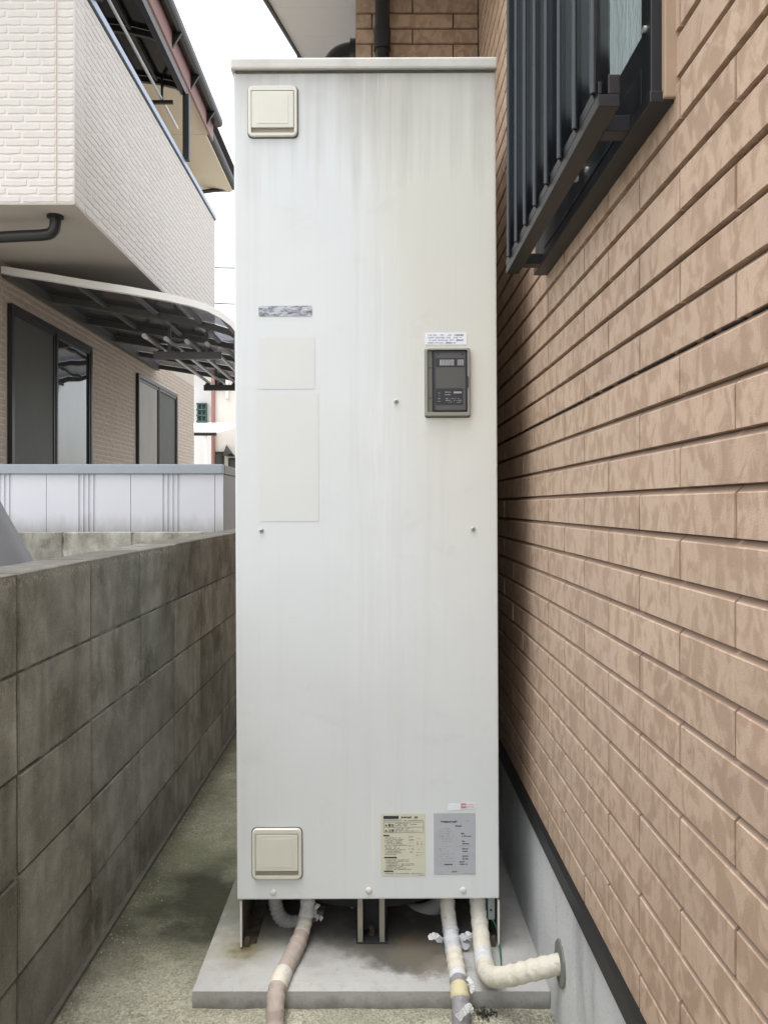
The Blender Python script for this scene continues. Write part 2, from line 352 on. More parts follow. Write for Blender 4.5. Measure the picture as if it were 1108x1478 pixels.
def smoky(name, c, tr):
    m = bpy.data.materials.new(name); m.use_nodes = True; t = m.node_tree; b = t.nodes['Principled BSDF']
    b.inputs['Base Color'].default_value = (*c, 1); b.inputs['Roughness'].default_value = .12
    nz = t.nodes.new('ShaderNodeTexNoise'); nz.inputs['Scale'].default_value = 5
    tp = t.nodes.new('ShaderNodeBsdfTransparent'); tp.inputs[0].default_value = (tr[0], tr[1], tr[2], 1)
    mr = t.nodes.new('ShaderNodeMapRange'); mr.inputs[3].default_value = .45; mr.inputs[4].default_value = .62
    t.links.new(nz.outputs['Fac'], mr.inputs[0])
    mx = t.nodes.new('ShaderNodeMixShader'); t.links.new(mr.outputs[0], mx.inputs[0])
    t.links.new(b.outputs[0], mx.inputs[1]); t.links.new(tp.outputs[0], mx.inputs[2])
    t.links.new(mx.outputs[0], t.nodes['Material Output'].inputs[0]); return m
M['poly'] = smoky('smoked_polycarbonate', (.07,.07,.075), (.70,.70,.73))
M['poly2'] = smoky('dark_polycarbonate', (.022,.021,.021), (.10,.10,.10))
n = N('window_glass', .03, 0, .8); n.col(n.mix(n.noise(3, 2), (.025,.027,.025), (.05,.052,.048))); n.bump(n.noise(1.3, 2), .03, .35); M['glass'] = n.m
n = N('insect_screen', .6, 0, .3); n.col(n.mix(n.noise(2), (.045,.047,.041), (.075,.078,.070))); M['screen'] = n.m
M['curtain'] = plain('curtain', (.40,.39,.35), .8)
# shed
n = N('white_shed_steel', .38, .0, .5); S = n.sep()
dirt = n.t.nodes.new('ShaderNodeMapRange'); n.link(n.math('ADD', S[2], n.math('MULTIPLY', n.math('SUBTRACT', n.noise(1, 5, n.mapped((14,14,4)), .6), .5), .16)), dirt.inputs[0]); dirt.inputs[1].default_value = 1.06; dirt.inputs[2].default_value = .93
n.col(n.mix(n.math('MULTIPLY', dirt.outputs[0], .8), (.55,.555,.59), (.31,.29,.26))); M['shed'] = n.m
M['shed_rail'] = plain('grey_rail', (.27,.295,.325), .4, .2, .06)
M['shed_side'] = plain('shaded_shed_steel', (.105,.088,.072), .5)  # shadow side of the white shed, shade painted into its colour
M['bin'] = plain('grey_bin', (.15,.155,.165), .45)
M['far_white'] = plain('far_white', (.80,.79,.77), .8, 0, .03)
M['far_cream'] = plain('far_cream', (.68,.64,.58), .8, 0, .06, 20)
M['far_pipe'] = plain('red_brown_pipe', (.30,.15,.13), .6)
M['far_green'] = plain('green_lattice', (.06,.14,.13), .5)
M['far_roof'] = plain('far_roof', (.10,.10,.11), .6)

# ------------------------------------------------------------------ setting: ground
g = MB().add([(-150,-150,-.012),(150,-150,-.012),(150,300,-.012),(-150,300,-.012)], [(0,1,2,3)]).build('ground', M['earth']); g['kind'] = 'structure'
WX, BX, FX = .370, -.71, .378          # siding face, block wall face, foundation face
nx, ny = 24, 120
vs_, fs_ = [], []
for j in range(ny + 1):
    for i in range(nx + 1):
        vs_.append((BX + (FX + .02 - BX) * i / nx, -2.5 + 9 * j / ny, .0022 * math.sin(i * 1.7 + j * .6) * math.sin(j * .9)))
for j in range(ny):
    for i in range(nx):
        a = j * (nx + 1) + i; fs_.append((a, a + 1, a + nx + 2, a + nx + 1))
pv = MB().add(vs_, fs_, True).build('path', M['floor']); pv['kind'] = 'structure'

# ------------------------------------------------------------------ near house with mottled siding
house = thing('brick_house', (2.4, 1.5, 0), 'house clad in mottled tan brick siding beside the white water heater', 'house')
ROW, BL, ZJ = .0569, .303, 1.3025
wall = MB().box(WX + .0085, WX + .15, -2.5, 2.957, .3915, 3.5).build('wall', M['groove'], house)
def siding_mesh(L, H=ROW):
    # local: along y 0..L, z 0..H, face at x=0 looking to -x, back at +x
    g_, c_ = .0022, .0006
    prof = [(.010, .0006), (0, .0014), (0, H - .0088), (.0014, H - .0072), (.0080, H - .0008), (.010, H - .0008)]
    v_, f_ = [], []
    ys = [(g_, 1), (g_ + c_, 0), (L - g_ - c_, 0), (L - g_, 1)]
    for y, e in ys:
        for (x, z) in prof: v_.append((min(.010, x + (.0075 if e and x < .005 else 0)), y, z))
    n_ = len(prof)
    for i in range(3):
        for k in range(n_ - 1):
            f_.append((i*n_+k, (i+1)*n_+k, (i+1)*n_+k+1, i*n_+k+1))
    f_.append(tuple(range(n_))); f_.append(tuple(reversed(range(3*n_, 4*n_))))
    return v_, f_
mesh_cache = {}
def two_mat(me):
    # the sloping ledge in the groove carries the darker groove paint
    me.materials.append(M['ledge'])
    for p in me.polygons:
        if p.normal.z > .35 and p.normal.z < .9 and p.area / max(.001, max((me.vertices[a].co - me.vertices[b].co).length for a, b in p.edge_keys)) > .004: p.material_index = 1
    return me
def siding_brick_mesh(L):
    key = round(L, 4)
    if key not in mesh_cache:
        v_, f_ = siding_mesh(L); mesh_cache[key] = two_mat(MB().add(v_, f_).mesh('brick', M['siding']))
    return mesh_cache[key]
pieces = []
WIN = (.997, 1.735, 1.632, 2.55)     # y0,y1,z0,z1 of the window
nrow0 = 16
z = ZJ - nrow0 * ROW; k = -nrow0
while z < 3.42:
    # row k has its bottom at ZJ + k*ROW; k = -1 is the row under the board joint, joints at .9728
    y = (.9728 if k % 2 else .8213) - BL * 12
    while y < 2.955:
        a, b = max(y, -2.45), min(y + BL, 2.945)
        if b - a > .02:
            segs = [(a, b)]
            if WIN[2] - ROW * .5 < z < WIN[3] - ROW * .5:
                segs = []
                if a < WIN[0]: segs.append((a, min(b, WIN[0])))
                if b > WIN[1]: segs.append((max(a, WIN[1]), b))
            for (p, q) in segs:
                if q - p > .012: pieces.append((p, q, z, k))
        y += BL
    z += ROW; k += 1
def apparent(p, q, z):
    if p < .55: return -1
    x0, x1 = VX + WX * F / q, VX + WX * F / p
    yy = VY - (z - CZ) * F / ((p + q) / 2)
    if x0 > W0 or yy < -20 or yy > H0 + 20 or x1 < 722: return -1
    return (min(x1, W0) - x0) * ROW * F / ((p + q) / 2)
pieces.sort(key=lambda t: -apparent(*t[:3]))
rest = MB()
for i, (p, q, z, k) in enumerate(pieces):
    dx = rnd.uniform(-.0006, .0006)
    if i < 300 and apparent(p, q, z) > 0:
        place('brick', siding_brick_mesh(q - p), wall, (WX + dx, p, z))
    else:
        v_, f_ = siding_mesh(q - p); rest.add([(x + WX + dx, y_ + p, z_ + z) for x, y_, z_ in v_], f_)
two_mat(rest.build('brick', M['siding'], wall, 'stuff').data)
# open board joint: ragged dark slot
m = MB(); y = .45
while y < 2.3:
    l = rnd.uniform(.02, .09); m.box(WX + .0035, WX + .006, y, y + l, ZJ - .0010, ZJ + .0004 + rnd.uniform(0, .0012)); y += l + rnd.uniform(.004, .03)
m.build('board_joint', M['gap'], wall, 'stuff')
# return wall behind the heater and the house side beyond it
RY, RX = 2.95, -.088
ret = MB().box(RX + .004, 4.5, RY + .0085, 5.5, .38, 3.045).build('wall', M['groove'], house)
rp = []; z = ZJ - nrow0 * ROW; k = 0
while z < 2.98:
    x = -.29 + (BL / 2 if k % 2 else 0) - .04
    while x < WX:
        a, b = max(x, RX), min(x + BL, WX)
        if b - a > .015: rp.append((a, b, z))
        x += BL
    z += ROW; k += 1
rest = MB()
for a, b, z in rp:
    if z > 2.2: place('brick', siding_brick_mesh(b - a), ret, (a, RY, z), (0, 0, R(-90))).location = (a, RY, z)
    else:
        v_, f_ = siding_mesh(b - a); rest.add([(a + y_, RY + x, z + z_) for x, y_, z_ in v_], f_)
two_mat(rest.build('brick', M['siding'], ret, 'stuff').data)
for o in ret.children:
    if o.get('kind') != 'stuff': o.rotation_euler = (0, 0, 0); o.matrix_basis = Matrix.Translation(o.location) @ Matrix(((0,1,0,0),(1,0,0,0),(0,0,1,0),(0,0,0,1)))
MB().box(RX, RX + .0035, RY + .012, 5.5, .38, 3.045).build('wall', M['siding'], house, None, 'plain side wall behind the heater')
# foundation and drip flashing
MB().cbox(FX, FX + .14, -2.5, 2.97, -.05, .38, .004).build('foundation', M['foundation'], house)
MB().box(RX + .012, 4.4, 2.972, 5.48, -.05, .378).build('foundation', M['foundation'], house)
fl = [(WX + .012, .394), (WX - .010, .388), (WX - .012, .358), (WX - .006, .355), (WX - .003, .374), (WX + .012, .376)]
MB().prism(fl, 'y', -2.5, 2.94).build('drip_flashing', M['dark_metal'], house)
# sloping verge soffit with boards, roof above it
sl = .40
def soff_z(y): return 3.11 + sl * (y - 3.13)
ys = [2.30, 2.62, 3.24, 3.856, 4.5]
for a, b in zip(ys[:-1], ys[1:]):
    m = MB(); x0, x1 = -.437, WX - .01; a2, b2 = a + .0015, b - .0015
    m.add([(x0,a2,soff_z(a2)),(x1,a2,soff_z(a2)),(x1,b2,soff_z(b2)),(x0,b2,soff_z(b2)),(x0,a2,soff_z(a2)+.012),(x1,a2,soff_z(a2)+.012),(x1,b2,soff_z(b2)+.012),(x0,b2,soff_z(b2)+.012)],
          [(3,2,1,0),(4,5,6,7),(0,1,5,4),(1,2,6,5),(2,3,7,6),(3,0,4,7)]); m.build('soffit_board', M['soffit_grey'], house)
m = MB(); m.prism([(2.29, soff_z(2.29)-.01), (4.51, soff_z(4.51)-.01), (4.51, soff_z(4.51)+.14), (2.29, soff_z(2.29)+.14)], 'x', -.452, -.438); m.build('barge_board', M['roof_dark'], house)
m = MB(); m.prism([(2.972, soff_z(2.972)+.143), (4.52, soff_z(4.52)+.143), (5.9, soff_z(3.3)+.143), (5.9, soff_z(3.3)+.11), (4.52, soff_z(4.52)+.105), (2.972, soff_z(2.972)+.105)], 'x', -.475, 4.6); m.build('roof', M['roof_dark'], house)
m = MB(); m.prism([(2.27, soff_z(2.27)+.143), (2.97, soff_z(2.97)+.143), (2.97, soff_z(2.97)+.105), (2.27, soff_z(2.27)+.105)], 'x', -.475, WX - .005); m.build('roof', M['roof_dark'], house)
m = MB(); m.tube([(-.456, 4.53, soff_z(4.53)+.10), (-.456, 4.53, soff_z(4.53)-.07)], .015); m.build('roof_end_cap', M['dark_metal'], house)
# downpipe with collar, and vent elbow
m = MB(); m.tube([(.012, RY - .035, .0), (.012, RY - .035, 3.015)], .0275, 18); dp = m.build('downpipe', M['black_pipe'], house)
m = MB(); m.tube([(.012, RY - .035, 2.79), (.012, RY - .035, 2.87)], .0315, 18); m.build('pipe_collar', M['black_pipe'], dp)
vp = smooth_path([(-.06, 3.3, 2.985), (-.11, 3.3, 2.985), (-.165, 3.3, 2.965), (-.20, 3.3, 2.90), (-.205, 3.3, 2.82), (-.205, 3.3, 2.5)], 6)
m = MB(); m.tube(vp, .056, 18); ve = m.build('vent_duct', M['black_pipe'], house)
m = MB(); m.tube([(-.088, 3.3, 2.985), (-.12, 3.3, 2.985)], .068, 18); m.build('duct_collar', M['black_pipe'], ve)
# far wall of the house above the return and body roof plane
MB().box(WX + .152, 4.4, -2.45, 2.6, .40, 3.45).build('inner_wall', M['groove'], house)
m = MB(); m.prism([(WX - .02, 3.505), (4.6, 4.6), (4.6, 4.72), (WX - .02, 3.60)], 'y', -2.7, 2.94); m.build('roof', M['roof_dark'], house)
# ---------------- window with louvre grille
y0, y1, z0, z1 = WIN
win = MB()
for b_ in ((.342, .388, y0, y0 + .036, z0, z1), (.342, .388, y1 - .036, y1, z0, z1), (.342, .388, y0 + .036, y1 - .036, z0, z0 + .05), (.342, .388, y0 + .036, y1 - .036, z1 - .04, z1)):
    win.cbox(*b_, .002)
win = win.build('window', M['alu_dark'], house, None, 'dark framed window with a louvre grille')
for q_ in ((y0 - .012, y0 - .0005), (y1 + .0005, y1 + .012)): m = MB(); m.cbox(.3555, .380, *q_, z0 - .012, z1 + .012, .002); m.build('casing', M['trim_tan'], win)
m = MB(); m.cbox(.339, .3695, y0 - .006, y1 + .002, z0 - .016, z0 - .0005, .002); m.build('sill', M['alu_dark'], win)
m = MB(); m.box(.372, .376, y0 + .03, y1 - .03, z0 + .045, z1 - .03); m.build('pane', M['frost'], win)
ym = (y0 + y1) / 2
m = MB(); m.cbox(.3535, .370, ym - .025, ym + .025, z0 + .0505, z1 - .0405, .002); m.build('meeting_stile', M['alu_dark'], win)
m = MB(); m.cbox(.3555, .371, y0 + .0365, ym - .0255, z0 + .0505, z0 + .115, .002); m.cbox(.3555, .371, ym + .0255, y1 - .0365, z0 + .0505, z0 + .115, .002); m.build('bottom_rail', M['alu_dark'], win)
for yy, zz in ((y0 + .018, z0 + .09), (y0 + .16, z0 + .08), (y0 + .3, z0 + .03)):
    m = MB(); m.tube([(.348, yy, zz), (.3385, yy, zz)], .0045, 10); m.build('screw', M['steel'], win)
GX = .290
m = MB(); m.cbox(GX - .012, GX + .016, 1.005, 1.732, 1.618, 1.634, .0015); m.cbox(GX - .012, GX - .007, 1.005, 1.732, 1.6345, 1.650, .001); m.build('grille_rail', M['alu_dark'], win, None, 'lower rail of the louvre grille')
m = MB(); m.cbox(GX - .012, GX + .016, 1.005, 1.732, z1 - .04, z1 - .012, .0015); m.build('grille_rail', M['alu_dark'], win)
ns = 8
for i in range(ns):
    yc = 1.033 + .094 * i - .03
    m = MB(); L = .030
    a_ = R(125)
    d = Vector((-math.cos(a_), math.sin(a_), 0)); q = Vector((d.y, -d.x, 0))
    th = .004; pts = []
    for s_, w_ in ((-L, th*.35), (-L*.5, th), (L*.5, th), (L, th*.35), (L, -th*.35), (L*.5, -th), (-L*.5, -th), (-L, -th*.35)):
        p = Vector((GX, yc + .03, 0)) + d * s_ + q * w_; pts.append((p.x, p.y))
    m.prism(pts, 'z', 1.636, z1 - .045)
    # folded lip on the edge that catches the light
    p = Vector((GX, yc + .03, 0)) - d * L
    m.tube([(p.x, p.y, 1.636), (p.x, p.y, z1 - .045)], .0042, 10)
    m.build('slat', M['slat'], win)
for yy in (y0 + .075, y1 - .075):
    for zz in (1.6185, z1 - .035):
        m = MB(); m.cbox(GX + .0165, .3415, yy, yy + .03, zz, zz + .022, .0015); m.build('bracket', M['alu_dark'], win)
m = MB(); m.cbox(GX + .001, GX + .017, 1.006, 1.022, 1.6345, 1.660, .002); m.build('end_cap', M['alu_dark'], win)
m = MB(); m.tube(smooth_path([(.33, 1.33, 1.66), (.335, 1.36, 1.70), (.33, 1.40, 1.69)]), .006, 8); m.build('link_arm', M['steel'], win)
m = MB(); m.box(.3405, .3425, y0 + .10, y1 - .10, z0 + .010, z0 + .013); m.build('drain_slot', M['gap'], win)

# ------------------------------------------------------------------ block walls
def block_mesh(L, H, D, seed, ch=.004):
    r = random.Random(seed)
    bm = bmesh.new(); bmesh.ops.create_cube(bm, size=1)
    for v_ in bm.verts: v_.co = Vector((v_.co.x * D, v_.co.y * L, v_.co.z * H))
    bmesh.ops.bevel(bm, geom=list(bm.edges), offset=ch, segments=1, affect='EDGES')
    for v_ in bm.verts: v_.co += Vector((r.uniform(-1, 1), r.uniform(-1, 1), r.uniform(-1, 1))) * .0012
    me = bpy.data.meshes.new('block'); bm.to_mesh(me); bm.free(); me.materials.append(M['block']); return me
JT = [.7965 + .399 * i for i in range(-8, 15)]      # joint positions along the alley
JT = [1.556 + .4 * i for i in range(-10, 9)]
bw = thing('block_wall', (BX - .06, 1.5, 0), 'grey weathered concrete block wall along the left of the narrow passage', 'wall')
core = MB().box(BX - .114, BX - .006, JT[0] + .006, JT[-1] - .006, -.05, .974).build('mortar', M['mortar'], bw)
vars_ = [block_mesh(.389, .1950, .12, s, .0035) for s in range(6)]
for r_ in range(5):
    for i, y in enumerate(JT[:-1]):
        me = vars_[rnd.randrange(6)]
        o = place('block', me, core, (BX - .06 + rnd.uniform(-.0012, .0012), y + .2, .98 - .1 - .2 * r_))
        o.rotation_euler = (0, 0, rnd.uniform(-.0015, .0015))
MB().cbox(BX - .13, BX + .012, JT[0], JT[-1], -.06, .012, .004).build('footing', M['footing'], bw)
bk = thing('block_wall', (-2.0, 4.6, 0), 'low concrete block wall crossing in front of the white storage shed', 'wall')
core = MB().box(-4.0, -.842, 4.546, 4.654, -.05, .954).build('mortar', M['mortar'], bk)
for r_ in range(5):
    for i in range(8):
        xj = -1.817 + .4 * i - .4 * 5.0
        if xj + .4 < -.82 + .01:
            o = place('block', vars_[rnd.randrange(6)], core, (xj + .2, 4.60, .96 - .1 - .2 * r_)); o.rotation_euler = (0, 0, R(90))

# ------------------------------------------------------------------ concrete base of the heater
sl_ = MB(); nX, nY = 30, 26; sx0, sx1, sy0, sy1 = -.412, FX - .001, 1.743, 2.9
bm = bmesh.new(); bmesh.ops.create_cube(bm, size=1)
bmesh.ops.subdivide_edges(bm, edges=[e for e in bm.edges], cuts=40, use_grid_fill=True)
r = random.Random(12)
for v_ in bm.verts:
    ex, ey, ez = abs(abs(v_.co.x) - .5) < 1e-4, abs(abs(v_.co.y) - .5) < 1e-4, abs(v_.co.z - .5) < 1e-4
    p = Vector((sx0 + (v_.co.x + .5) * (sx1 - sx0), sy0 + (v_.co.y + .5) * (sy1 - sy0), -.03 + (v_.co.z + .5) * .07))
    if ez and (ex or ey):
        chip = .003 + r.uniform(0, .002) + (r.uniform(.002, .006) if r.random() < .12 else 0)
        p.z -= chip * .5; p.y += chip * .6 * (1 if v_.co.y < 0 else -1) * ey; p.x += chip * .6 * (1 if v_.co.x < 0 else -1) * ex
    v_.co = p
me = bpy.data.meshes.new('concrete_base'); bm.to_mesh(me); bm.free(); me.materials.append(M['slab'])
slab = bpy.data.objects.new('concrete_base', me); C.objects.link(slab)
tag(slab, 'thin concrete base slab with rust, damp stains and painted shade under the water heater', 'slab')

# ------------------------------------------------------------------ water heater
HY = 1.90
def U(px, py): return ((px - VX) / 600.0 + (py - 730) * -.0000076, CZ - (py - 730) / 600.0)
heater = thing('water_heater', (-.012, 2.26, .04), 'tall white electric water heater cabinet standing on a concrete base', 'water heater')
hx0, hx1 = -.3415 + .0012, .2885 + .0012
hx0, hx1 = (342.5 - VX) / 600, (720.5 - VX) / 600
hz0, hz1 = U(0, 1298)[1], U(0, 103)[1]
body = MB().cbox(hx0, hx1, HY, HY + .74, hz0, hz1, .004).build('casing', M['paint'], heater)
m = MB(); m.box(hx0 + .02, hx1 - .02, HY + .03, HY + .7, hz0 - .004, hz0 - .0005); m.build('base_pan', M['underside'], heater)
m = MB(); m.cbox(hx0 - .006, hx1 + .003, HY - .012, HY + .755, hz1 + .001, U(0, 86)[1], .005); cap = m.build('top_cover', M['cap'], heater)
m = MB(); m.box(hx0 + .004, hx1 - .004, HY - .0035, HY - .0005, hz1 - .004, hz1 + .0006); m.build('cover_seam', M['grime'], cap)
def front(name, mat, px0, px1, py0, py1, ya, yb, r=None, parent=None, label=None):
    (x0, zb), (x1, zt) = U(px0, py1), U(px1, py0)
    m = MB()
    if r: m.prism(rrect((x0+x1)/2, (zb+zt)/2, x1-x0, zt-zb, r), 'y', HY - yb, HY - ya)
    else: m.box(x0, x1, HY - yb, HY - ya, zb, zt)
    return m.build(name, mat, parent or heater, None, label)
def frame_front(name, mat, outer, inner, r0, r1, ya, yb, parent):
    m = MB()
    def o2(q, r): (x0, zb), (x1, zt) = U(q[0], q[3]), U(q[1], q[2]); return rrect((x0+x1)/2, (zb+zt)/2, x1-x0, zt-zb, r)
    A, B = o2(outer, r0), o2(inner, r1); A2 = o2((outer[0]+1.2, outer[1]-1.2, outer[2]+1.2, outer[3]-1.2), r0)
    n_ = len(A); v_ = []
    for loop, y in ((A, HY - ya), (A, HY - yb + .002), (A2, HY - yb), (B, HY - yb), (B, HY - ya)): v_ += [(x, y, z) for x, z in loop]
    f_ = []
    for l in range(4):
        for i in range(n_): f_.append((l*n_+i, l*n_+(i+1)%n_, (l+1)*n_+(i+1)%n_, (l+1)*n_+i))
    return m.add(v_, f_).build(name, mat, parent)
def hatch(px0, px1, py0, py1):
    fr = front('access_cover', M['grime'], px0 - 1.2, px1 + 1.2, py0 - 1.0, py1 + 1.6, .0004, .0012, .012)
    frame_front('frame', M['ivory'], (px0, px1, py0, py1), (px0 + 4.5, px1 - 4.5, py0 + 7, py1 - 5), .012, .002, .0013, .008, fr)
    front('recess', M['ivory_slot'], px0 + 4.2, px1 - 4.2, py0 + 6.7, py1 - 4.7, .0013, .0022, None, fr)
    (x0, zb), (x1, zt) = U(px0 + 5.2, py1 - 12.5), U(px1 - 5.2, py0 + 8.2)
    m = MB(); m.cbox(x0, x1, HY - .0085, HY - .0024, zb, zt, .0015)
    (x0, zb), (x1, zt) = U(px0 + 13, py1 - 18), U(px1 - 13, py0 + 14); m.cbox(x0, x1, HY - .0092, HY - .0084, zb, zt, .0003)
    m.build('flap', M['ivory'], fr)
    return fr
h1 = hatch(361.5, 432, 125, 198)
h2 = hatch(367.5, 438.5, 1194, 1267)
# peeled badge, ghosts of two labels
front('badge', M['badge'], 376, 453, 441, 456, .0003, .0011, .004)
front('ghost_label', M['ghost'], 377, 457, 487, 561, .0003, .0007)
front('ghost_label', M['ghost'], 378, 462, 568, 752, .0003, .0007)
# labels
def glyphs(mb, px0, px1, py, hpx, rr, ya, dens=.75, wmin=.8, wmax=2.2):
    x = px0
    while x < px1:
        w = rr.uniform(wmin, wmax)
        if rr.random() < dens:
            (a, zb), (b, zt) = U(x, py + hpx * rr.uniform(.6, 1)), U(min(px1, x + w * .8), py + hpx * rr.uniform(0, .3)); mb.box(a, b, HY - ya - .0003, HY - ya, zb, zt)
        x += w
def cjk(txt, px, py, size_px, ya, mat, parent):
    cu = bpy.data.curves.new('lettering', 'FONT'); cu.body = txt; cu.size = size_px / 600.0; cu.extrude = .0001
    o = bpy.data.objects.new('tmp', cu); C.objects.link(o)
    dg = bpy.context.evaluated_depsgraph_get(); me = bpy.data.meshes.new_from_object(o.evaluated_get(dg)); bpy.data.objects.remove(o)
    x, z = U(px, py)
    me.transform(Matrix.Translation((x, HY - ya - .0003, z)) @ Matrix.Rotation(R(90), 4, 'X')); me.materials.clear(); me.materials.append(mat)
    ob = bpy.data.objects.new('lettering', me); C.objects.link(ob); ob.parent = parent
    return ob
rr = random.Random(3)
ws = front('sticker', M['white_label'], 616, 676, 480.5, 498, .0003, .0009, None, None, 'small white sticker with four lines of print')
mb = MB()
for i, (a, b) in enumerate(((620, 671), (620, 668), (620, 671), (620, 662))): glyphs(mb, a, b, 483 + 3.7 * i, 2.3, rr, .0010, .8)
mb.build('print', M['ink_blue'], ws)
mb = MB(); glyphs(mb, 661, 671, 483, 2.6, rr, .0012, 1); glyphs(mb, 661, 671, 490.4, 2.6, rr, .0012, 1); glyphs(mb, 646, 653, 494.1, 2.4, rr, .0012, 1); mb.build('print', M['ink_soft'], ws)
cl = front('sticker', M['cream_label'], 552.5, 616.5, 1174.5, 1264, .0003, .0009, .001, None, 'cream safety sticker with dense black print')
mb = MB()
def blk(mb, a, b, c_, d, ya=.0010):
    (x0, zb), (x1, zt) = U(a, d), U(b, c_); mb.box(x0, x1, HY - ya - .0003, HY - ya, zb, zt)
blk(mb, 556, 578, 1177.5, 1182); blk(mb, 556, 564.5, 1205, 1206.9); blk(mb, 557, 575.5, 1236.6, 1238.6); blk(mb, 557, 570.5, 1256.4, 1258.3)
glyphs(mb, 579.5, 607, 1178, 3.4, rr, .0010, .85, 1.6, 2.6)
mb.build('print', M['ink'], cl)
mb = MB()
glyphs(mb, 556, 613, 1183.4, 1.3, rr, .0010, .9)
for y_ in (1187.6, 1189.3, 1191): glyphs(mb, 573, rr.uniform(590, 610), y_, 1.2, rr, .0010, .85)
for y_ in (1195.2, 1197, 1198.8): glyphs(mb, 573, rr.uniform(590, 612), y_, 1.2, rr, .0010, .85)
for i in range(12): glyphs(mb, 558 + (i % 3 == 1), rr.uniform(574, 592), 1208.6 + 2.15 * i, 1.25, rr, .0010, .85)
for i in range(6): glyphs(mb, 592.5, 600, 1207 + 4.4 * i, 1.5, rr, .0010, .7)
for i in range(7): glyphs(mb, 604, 614, 1211 + 3.7 * i + rr.uniform(-1, 1), 1.2, rr, .0010, .5)
for i in range(8): glyphs(mb, 559 + (i % 2) * 2, rr.uniform(575, 606), 1240.4 + 1.95 * i, 1.2, rr, .0010, .85)
glyphs(mb, 558, 613, 1260, 1.2, rr, .0010, .9); glyphs(mb, 606, 615, 1262.4, 1.0, rr, .0010, .9)
for q in ((556.5, 614, 1186.2, 1186.6), (556.5, 614, 1193.6, 1194), (556.5, 614, 1201.2, 1201.6), (556.5, 557, 1186.2, 1201.6), (613.5, 614, 1186.2, 1201.6)): blk(mb, *q)
mb.build('print', M['ink_soft'], cl)
for t_, y_ in (('警告', 1192.6), ('注意', 1200.4)):
    try: cjk(t_, 562.5, y_, 4.6, .0012, M['ink'], cl)
    except Exception as e: print('text', e)
mb = MB()
for y_ in (1192.4, 1200.2):
    (x0, zb), (x1, zt) = U(558.3, y_), U(561.6, y_ - 3.4); mb.prism([(x0, zb), (x1, zb), ((x0+x1)/2, zt)], 'y', HY - .0013, HY - .0010)
mb.build('warning_triangle', M['ink'], cl)
sv = front('sticker', M['silver_label'], 629, 688.5, 1174, 1262.5, .0003, .0009, .001, None, 'silver rating plate sticker with sparse print')
mb = MB()
glyphs(mb, 638.5, 662, 1184.8, 3, rr, .0010, .95, 1.6, 2.6); glyphs(mb, 659.5, 669, 1191.5, 2.2, rr, .0010, 1)
for a, b, y_ in ((668, 674, 1202.5), (669, 682, 1206.3), (669, 673, 1213.6), (670, 679, 1217.2), (669.5, 678, 1224.6), (670, 677, 1228.2), (669.5, 678, 1235), (670, 678, 1239), (664, 673, 1243.2), (666, 677, 1246.6), (643, 655.5, 1247), (654, 662, 1257.4)): glyphs(mb, a, b, y_, 2.0, rr, .0010, .9)
mb.build('print', M['ink'], sv)
mb = MB(); glyphs(mb, 673, 680, 1184.6, 1.4, rr, .0010, .8); glyphs(mb, 662, 685, 1221.3, .7, rr, .0010, 1); glyphs(mb, 672, 686, 1260, 1.1, rr, .0010, 1)
for i in range(16): glyphs(mb, 636, rr.uniform(648, 658), 1196 + 3.6 * i, 1.1, rr, .0010, .55)
mb.build('print', M['ink_pale'], sv)
rs = front('sticker', M['white_label'], 649, 666.5, 1160.5, 1170, .0003, .0009, .002)
rd = front('seal_sticker', M['white_label'], 667, 688, 1159, 1168, .0003, .0008)
mb = MB(); blk(mb, 668, 675, 1160, 1166.6); mb.build('red_mark', M['red'], rd)
mb = MB(); blk(mb, 669.5, 670.6, 1161, 1165.6, .0014); blk(mb, 672.5, 673.6, 1161, 1165.6, .0014); blk(mb, 670.6, 672.5, 1162.8, 1163.9, .0014); mb.build('print', M['white_label'], rd)
mb = MB(); glyphs(mb, 676.5, 687, 1160.6, 1.6, rr, .0010, .9); glyphs(mb, 676.5, 687, 1164, 2.0, rr, .0010, .9); mb.build('print', M['pink'], rd)
# control box
cb = front('control_box', M['grime'], 615.5, 680.5, 503.5, 603.5, .0003, .0012, .005, None, 'dark control box behind a smoked door')
frame_front('bezel', M['bezel'], (616, 680, 504, 602), (619, 676, 507, 596), .005, .003, .0013, .013, cb)
front('hinge_strip', M['panel_mid'], 619.3, 625.6, 507.4, 595.6, .0013, .006, None, cb)
for py in (531.5, 575): front('hinge_notch', M['ink'], 620, 625, py, py + 1, .0061, .0064, None, cb)
(x0, zb), (x1, zt) = U(627.4, 595), U(675.4, 507.8)
m = MB(); m.prism(rrect((x0+x1)/2, (zb+zt)/2, x1-x0, zt-zb, .005), 'y', HY - .0095, HY - .0013); dr = m.build('door', M['panel_dark'], cb)
frame_front('door_edge', M['black_label'], (627.2, 675.6, 507.6, 595.2), (630, 673.2, 510, 592.6), .005, .003, .0096, .0115, dr)
front('display', M['black_label'], 631, 672, 518.5, 531, .0097, .0103, None, dr)
mb = MB()
for i, (a, b) in enumerate(((636.5, 640), (640.4, 644), (644.4, 648), (648.4, 651.6), (652, 657), (662, 664.4), (664.8, 667.2), (667.6, 671))):
    blk(mb, a, b, 520.6, 529, .0104)
mb.build('display_segment', M['lcd'], dr)
front('name_plate', M['black_label'], 631, 670, 562, 585.5, .0097, .0103, .002, dr)
mb = MB(); blk(mb, 656.5, 668, 566.5, 569.2, .0104); glyphs(mb, 644.5, 653, 566.5, 1.8, rr, .0104, .8); glyphs(mb, 644, 652, 570.5, 1.4, rr, .0104, .7)
for i in range(3): glyphs(mb, 645, 668, 576 + 2.6 * i, 1.1, rr, .0104, .6)
for i in range(4): glyphs(mb, 634, 637.5, 568 + 4 * i, 1.2, rr, .0104, .7)
